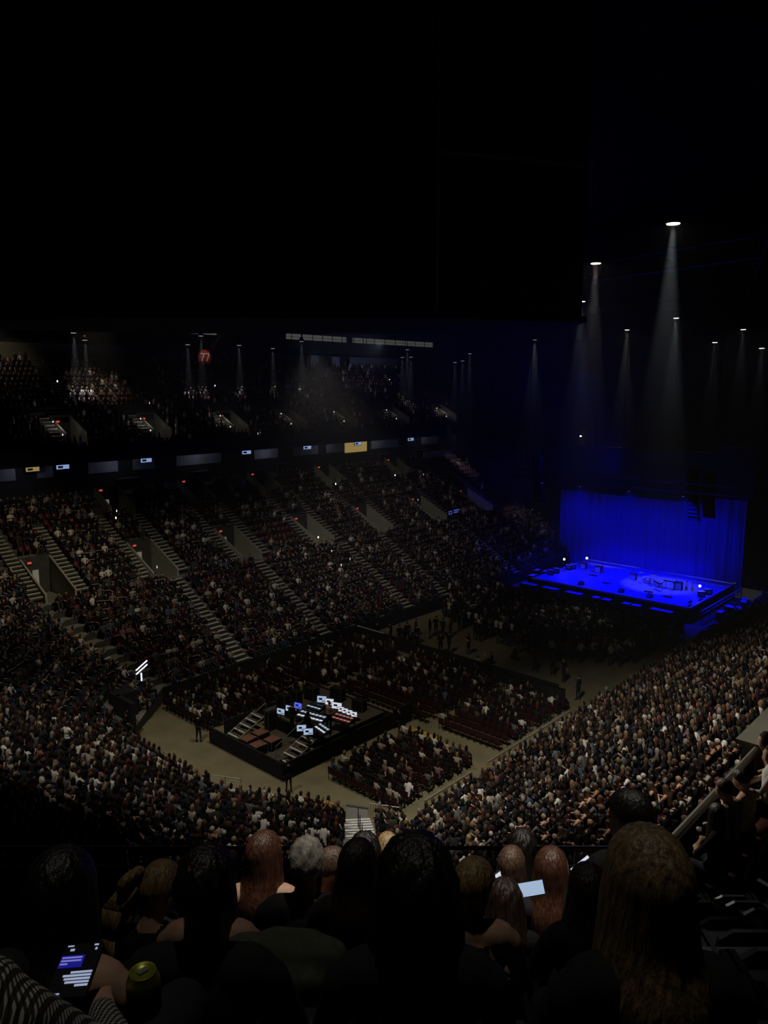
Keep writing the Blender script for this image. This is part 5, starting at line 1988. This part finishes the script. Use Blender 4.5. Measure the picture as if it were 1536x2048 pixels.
sl = sorted([q for q in SPOTS if in_frame((q.p[0], q.p[1], q.p[2] + .8), -4, -4) and px((q.p[0], q.p[1], q.p[2] + .8))[1] < 1690], key=lambda q: q.d)
near_seats = sl[:max(0, 300 - nfg)]
nset = set(id(q) for q in near_seats)
sme = SB.mesh('stadium_seat', M['seat'])
near_seats.sort(key=lambda q: px(q.p)[0])
seatno = {}
for q in near_seats:
    o = link('stadium_seat', sme, None, (q.p[0] - .06 * math.cos(q.a), q.p[1] - .06 * math.sin(q.a), q.p[2]), q.a)
    seatno[(q.stand, q.row)] = i = seatno.get((q.stand, q.row), -1) + 1
    tag(o, f'dark red stadium seat of the lower bowl, {ordw(i)} from left, {ordw(q.row)} row, {SEGN[q.stand]}', 'seat', 'seats in the nearest lower bowl rows')
seats_object('bowl_seats', [q for q in SPOTS if id(q) not in nset] + URS, M['seat'], 'dark red seats of the lower bowl')
seats_object('upper_seats', UPS, M['seat'], 'dark red seats of the far upper deck')

# ---- chairs on the floor
CH = MB().box((.0, 0, .44), (.42, .44, .05)).box((-.22, 0, .72), (.04, .44, .36))
for s in (-1, 1):
    CH.box((-.2, s * .2, .45), (.03, .03, .88)).box((.16, s * .2, .22), (.03, .03, .44))
chm = CH.mesh('folding_chair', M['chair'])
pan = MB().box((.0, 0, .44), (.42, .44, .05)).mesh('seat', M['chair'])
bk_ = MB().box((-.22, 0, .72), (.04, .44, .36)).mesh('backrest', M['chair'])
lg = MB().box((0, 0, .45), (.03, .03, .88)).mesh('leg', M['blackmetal'])
lg2 = MB().box((0, 0, .22), (.03, .03, .44)).mesh('leg', M['blackmetal'])
FLOORP = []
CHAIRS = []
for x0, x1, y0, y1, nm in ((40.5, 49.3, 26.8, 31.7, 'right block before the floor barrier'), (40.5, 49.3, 33.1, 41.5, 'middle block before the floor barrier'), (37.6, 49.3, 43.3, 49.0, 'left block before the floor barrier'),
                           (29.2, 36.3, 43.6, 49.0, 'block left of the mixing position'), (30.4, 37.4, 26.9, 32.4, 'block right of the mixing position')):
    nr = int((x1 - x0) / .95)
    for k in range(nr + 1):
        x = x0 + .95 * k
        for i in range(int((y1 - y0) / .52) + 1):
            y = y0 + .52 * i
            if not (math.hypot(x - 49.6, y - 28.2) > 1.4):
                continue
            CHAIRS.append((x, y, nm, i, k))
            occ = .82
            if 'middle' in nm and k < 2:
                occ = .08
            if 'right block before' in nm and k < 2:
                occ = .15
            if 'left block before' in nm and k < 3:
                occ = .2
            if R.random() < occ:
                FLOORP.append((x, y))
CHAIRS.sort(key=lambda c: px((c[0], c[1], .5))[2])
for x, y, nm, i, k in CHAIRS[:300]:
    e = empty('folding_chair', (x, y, 0))
    link('seat', pan, e)
    link('backrest', bk_, e)
    for s in (-1, 1):
        link('leg', lg, e).location = (-.2, s * .2, 0)
        link('leg', lg2, e).location = (.16, s * .2, 0)
    tag(e, f'dark red folding chair, {nm}, {ordw(k)} row, {ordw(i)} from the right', 'chair', 'folding chairs, ' + nm)
rc = MB()
for x, y, nm, i, k in CHAIRS[300:]:
    rc.add([(v[0] + x, v[1] + y, v[2]) for v in CH.v], CH.f)
tag(rc.obj('folding_chairs', M['chair']), 'remaining dark red folding chairs toward the floor barrier', 'chairs', None, 'stuff')

floor_people = []
for x, y in FLOORP:
    floor_people.append(((x, y, 0), R.uniform(-.3, .3), SEATED[R.choice(WEIGHT)], pick(TOPS, R)[0], pick(HAIRS, R)[0], SKINS[R.randrange(3)], R.uniform(1.05, 1.17)))
crowd_object('crowd', floor_people, 'seated spectators on the floor chairs', 'crowd')

# standing crowd
def edge(y):
    pts = ((26.5, 61.5), (28.5, 60.8), (30, 59.6), (32.5, 57.6), (36, 57.6), (40, 58.2), (44, 59.5), (48, 61.5), (50, 63.5))
    for (a, b), (c, d) in zip(pts, pts[1:]):
        if y <= c:
            return b + (d - b) * (y - a) / (c - a)
    return 64


ga = []
tries = 0
grid = {}
while len(ga) < 640 and tries < 20000:
    tries += 1
    x, y = R.uniform(57, 72.0), R.uniform(27.0, 49.4)
    if x < edge(y):
        continue
    key = (int(x / .55), int(y / .55))
    if key in grid:
        continue
    grid[key] = 1
    if R.random() > .35 + .65 * min(1, (x - edge(y)) / 3):
        continue
    ga.append(((x, y, 0), R.gauss(0, .35), STAND[R.randrange(5)], pick(TOPS, R)[0], pick(HAIRS, R)[0], SKINS[R.randrange(4)], R.uniform(1.05, 1.22)))
crowd_object('crowd', ga, 'standing crowd packed on the floor before the stage', 'crowd')

# people standing free on the open floor
FREE = [(51.0, 47.6, 0, 'black', 'at the left end of the floor barrier, nearest the far stand', 'black'), (50.95 + .4, 46.2, 2.5, 'black', 'second from the left end of the floor barrier, thin and dark', 'black'),
        (51.9, 45.6, .5, 'black', 'left of a close trio near the floor barrier', 'dark brown'), (52.7, 45.3, 1, 'black', 'middle of a close trio near the floor barrier', 'black'), (51.4, 44.6, .2, 'navy', 'right front of a close trio near the floor barrier', 'black'),
        (54.4, 45.7, -1, 'black', 'behind the close trio, arms at sides', 'black'), (52.9, 44.3, .9, 'black', 'just right of the close trio', 'dark brown'), (55.2, 44.6, 2, 'black', 'alone with phone right of the trio', 'black'),
        (56.1, 44.6, .3, 'black', 'left of three in a row at the crowd edge', 'black'), (56.3, 43.9, .1, 'charcoal', 'middle of three in a row at the crowd edge', 'black'), (56.8, 43.4, -.4, 'black', 'right of three in a row at the crowd edge', 'brown'),
        (52.4, 41.1, .4, 'black', 'left of a pair in the middle of the open floor', 'black'), (53.1, 40.7, -.4, 'black', 'right of a pair in the middle of the open floor', 'dark brown'), (54.2, 39.3, 2.8, 'black', 'alone with a backpack shape in the middle of the open floor', 'black'),
        (57.8, 41.2, .2, 'black', 'left of a pair at the edge of the standing crowd', 'black'), (57.7, 40.5, 0, 'navy', 'right of a pair at the edge of the standing crowd', 'brown'),
        (54.7, 31.0, .2, 'charcoal', 'left of two dark figures right of the open floor centre', 'black'), (54.1, 29.6, 3, 'black', 'right of two dark figures right of the open floor centre', 'black'),
        (51.6, 26.95, 1.5, 'charcoal', 'alone beside the near stand by the drape panel', 'black'), (54.6, 32.6, .1, 'navy', 'tall dark figure right of the sitting groups', 'black'),
        (58.9, 30.7, .2, 'cream', 'in a pale top at the crowd edge, bending', 'dark brown'), (59.9, 29.7, 0, 'black', 'dark figure right of the pale topped bender', 'black'), (60.1, 28.5, .3, 'cream', 'pale topped at the right crowd edge', 'blonde'),
        (60.4, 27.8, -.2, 'black', 'dark figure near the right crowd edge', 'black'), (58.0, 33.0, .1, 'white', 'white shirted at the crowd edge, seen from behind', 'dark brown'), (57.5, 36.2, .1, 'grey', 'grey shirted at the crowd edge left of the white shirt', 'brown'),
        (58.9, 43.9, 0, 'black', 'dark figure behind the row of three', 'black'), (62.3, 28.0, 0, 'white', 'white topped near the right barrier lamps', 'blonde'), (50.9, 43.2, .4, 'black', 'close behind the floor barrier, only head showing left', 'black'), (50.95, 42.7, .2, 'black', 'close behind the floor barrier, only head showing right', 'black')]
TC = {t[2]: t[0] for t in TOPS}
for i, (x, y, a, c, wh, hn) in enumerate(FREE):
    one_person((x, y, 0), a, SBODY[i % 3], ('short', 'long', 'tied')[i % 3], hn, TC[c], f'standing person, {wh}', 'people standing on the open floor', R.uniform(1.12, 1.24))
sit = figure(False, .1, .2, .1, None, {'L': (.42, .2, .55), 'R': (.40, -.18, .55)}, {'L': (.50, .05, .44), 'R': (.45, -.05, .44)}, .028, False, 'long', False, None)
for i, (x, y, a, c, wh, hn) in enumerate(((51.8, 36.6, .4, 'cream', 'front left of the four', 'dark brown'), (53.4, 37.0, -.6, 'cream', 'back left of the four', 'blonde'), (53.6, 36.3, 2.2, 'black', 'dark one beside the pale pair', 'black'), (55.6, 35.3, 1, 'black', 'far right one of the four', 'black'))):
    one_person((x, y, -.40), a, sit, ('short', 'long')[i % 2], hn, TC[c], f'person sitting on the open floor, {wh} who sit', 'people sitting on the open floor', 1.15)
STAFF = [(37.6, 33.0, 2.6, 'black', 'standing person in black with folded arms by the right rear corner of the mixing position'), (27.7, 42.5, .4, 'black', 'standing person in black at the left corner of the mixing position'),
         (36.2, 42.9, -1.5, 'black', 'standing person in dark clothes left behind the mixing position'), (27.6, 33.0, 1.2, 'black', 'dark figure standing at the near corner of the mixing position')]
for i, (x, y, a, c, wh) in enumerate(STAFF):
    one_person((x, y, 0), a, SBODY[i % 3], 'short', 'black', TC[c], wh, None, 1.16)
one_person((33.3, 35.5, 1.18), .0, SBODY[1], 'short', 'brown', (.42, .30, .24), 'operator in a pale pinkish shirt facing the red lit mixing desk', None, 1.14)
one_person((31.3, 35.4, 1.18), .1, SBODY[0], 'long', 'black', (.01, .01, .012), 'operator in black with dark hair before the bright faders', None, 1.14)
one_person((31.5, 37.2, 1.18), .1, SBODY[2], 'short', 'black', (.012, .012, .014), 'operator in dark clothes at the long desk', None, 1.14)
one_person(ws.p, .3, SBODY[1], 'short', 'dark brown', (.72, .70, .62), 'person in a long white shirt standing up in the left end stand', None, 1.28)

# lit phones and torches seen as bright dots in the stands
LIT = [((36.3, 68.0, 12.1), 'tiny upper of two white lights by the second portal from the left'), ((35.7, 67.1, 11.6), 'tiny lower of two white lights by the second portal from the left'), ((35.8, 60.4, 7.9), 'tiny white light inside the second half way portal from the left'), ((55.2, 60.2, 7.8), 'tiny white light at the mouth of the fourth half way portal'), ((65.2, 67.8, 12.0), 'tiny white light left of the fourth top portal'), ((67.6, 68.4, 12.3), 'tiny pair light right of the fourth top portal'), ((76.4, 68.0, 12.1), 'tiny white light by the fifth top portal'), ((75.2, 63.0, 9.4), 'tiny white light above the sixth half way portal'), ((55.1, 58.0, 6.6), 'tiny white phone light below the fourth half way portal'), ((54.5, 56.0, 5.5), 'tiny lower white phone light left of the third stair'), ((56.3, 56.5, 5.8), 'tiny white phone light beside the third stair'), ((58.0, 83.4, 24.9), 'tiny white phone light high in the upper deck under the 77 banner'), ((57.7, 81.6, 23.9), 'tiny second white phone light under the 77 banner'), ((70.7, 83.8, 25.1), 'tiny white phone light high in the middle of the upper deck'), ((64.4, 80.6, 23.2), 'tiny white phone light in the middle of the upper deck'), ((92.0, 83.1, 24.8), 'tiny white phone light high at the right of the upper deck'), ((90.1, 79.5, 22.6), 'tiny lower white phone light at the right of the upper deck'), ((37.9, 82.1, 24.4), 'tiny white phone light beside the first upper deck stair'), ((46.6, 78.5, 22.0), 'tiny white phone light right of the lit red seats'), ((57.0, 72.4, 18.35), 'tiny lower white light on the upper deck front'), ((57.3, 72.4, 18.5), 'tiny upper white light on the upper deck front'), ((81.0, 66.9, 11.9), 'tiny white phone light right of the fifth top portal')]
lit = MB().box((0, 0, 0), (.02, .09, .16)).mesh('phone', M['e_dot'])
for i, (p, wh) in enumerate(LIT):
    o = link('phone', lit, None, p, R.random() * 3)
    MB().box((.012, 0, 0), (.006, .085, .155)).obj('case', M['black'], o)
    o.scale = (1.25,) * 3
    tag(o, wh, 'phone', 'lit phones in the stands')
sgn = MB().box((0, 0, 0), (2.6, .08, .8)).obj('blue_sign', M['black'], loc=(79.2, 60.2, 7.7))
q = MB()
q.box((-.8, -.05, .12), (.7, .02, .1)).box((-1.1, -.05, -.05), (.1, .02, .45)).box((-.8, -.05, -.22), (.7, .02, .1)).box((-.5, -.05, -.1), (.1, .02, .2)).box((.5, -.05, .15), (1.2, .02, .14)).box((.4, -.05, -.12), (1.0, .02, .14))
q.obj('lettering', M['e_bluesign'], sgn)
tag(sgn, 'lit blue sign on a portal front in the far stand near the stage', 'sign')
# mains exit lamp on the masking drape
tag(MB().lathe([(.04, -.06), (.12, -.06), (.12, .05), (.05, .08)], n=10).obj('pilot_lamp', M['e_lamp'], loc=(94.4, 50.6, 17.2)), 'single tiny white lamp on the dark drape above the stage', 'lamp')
for o in list(bpy.data.objects):
    if o.type == 'MESH' and o.name.startswith('tmp'):
        bpy.data.objects.remove(o)
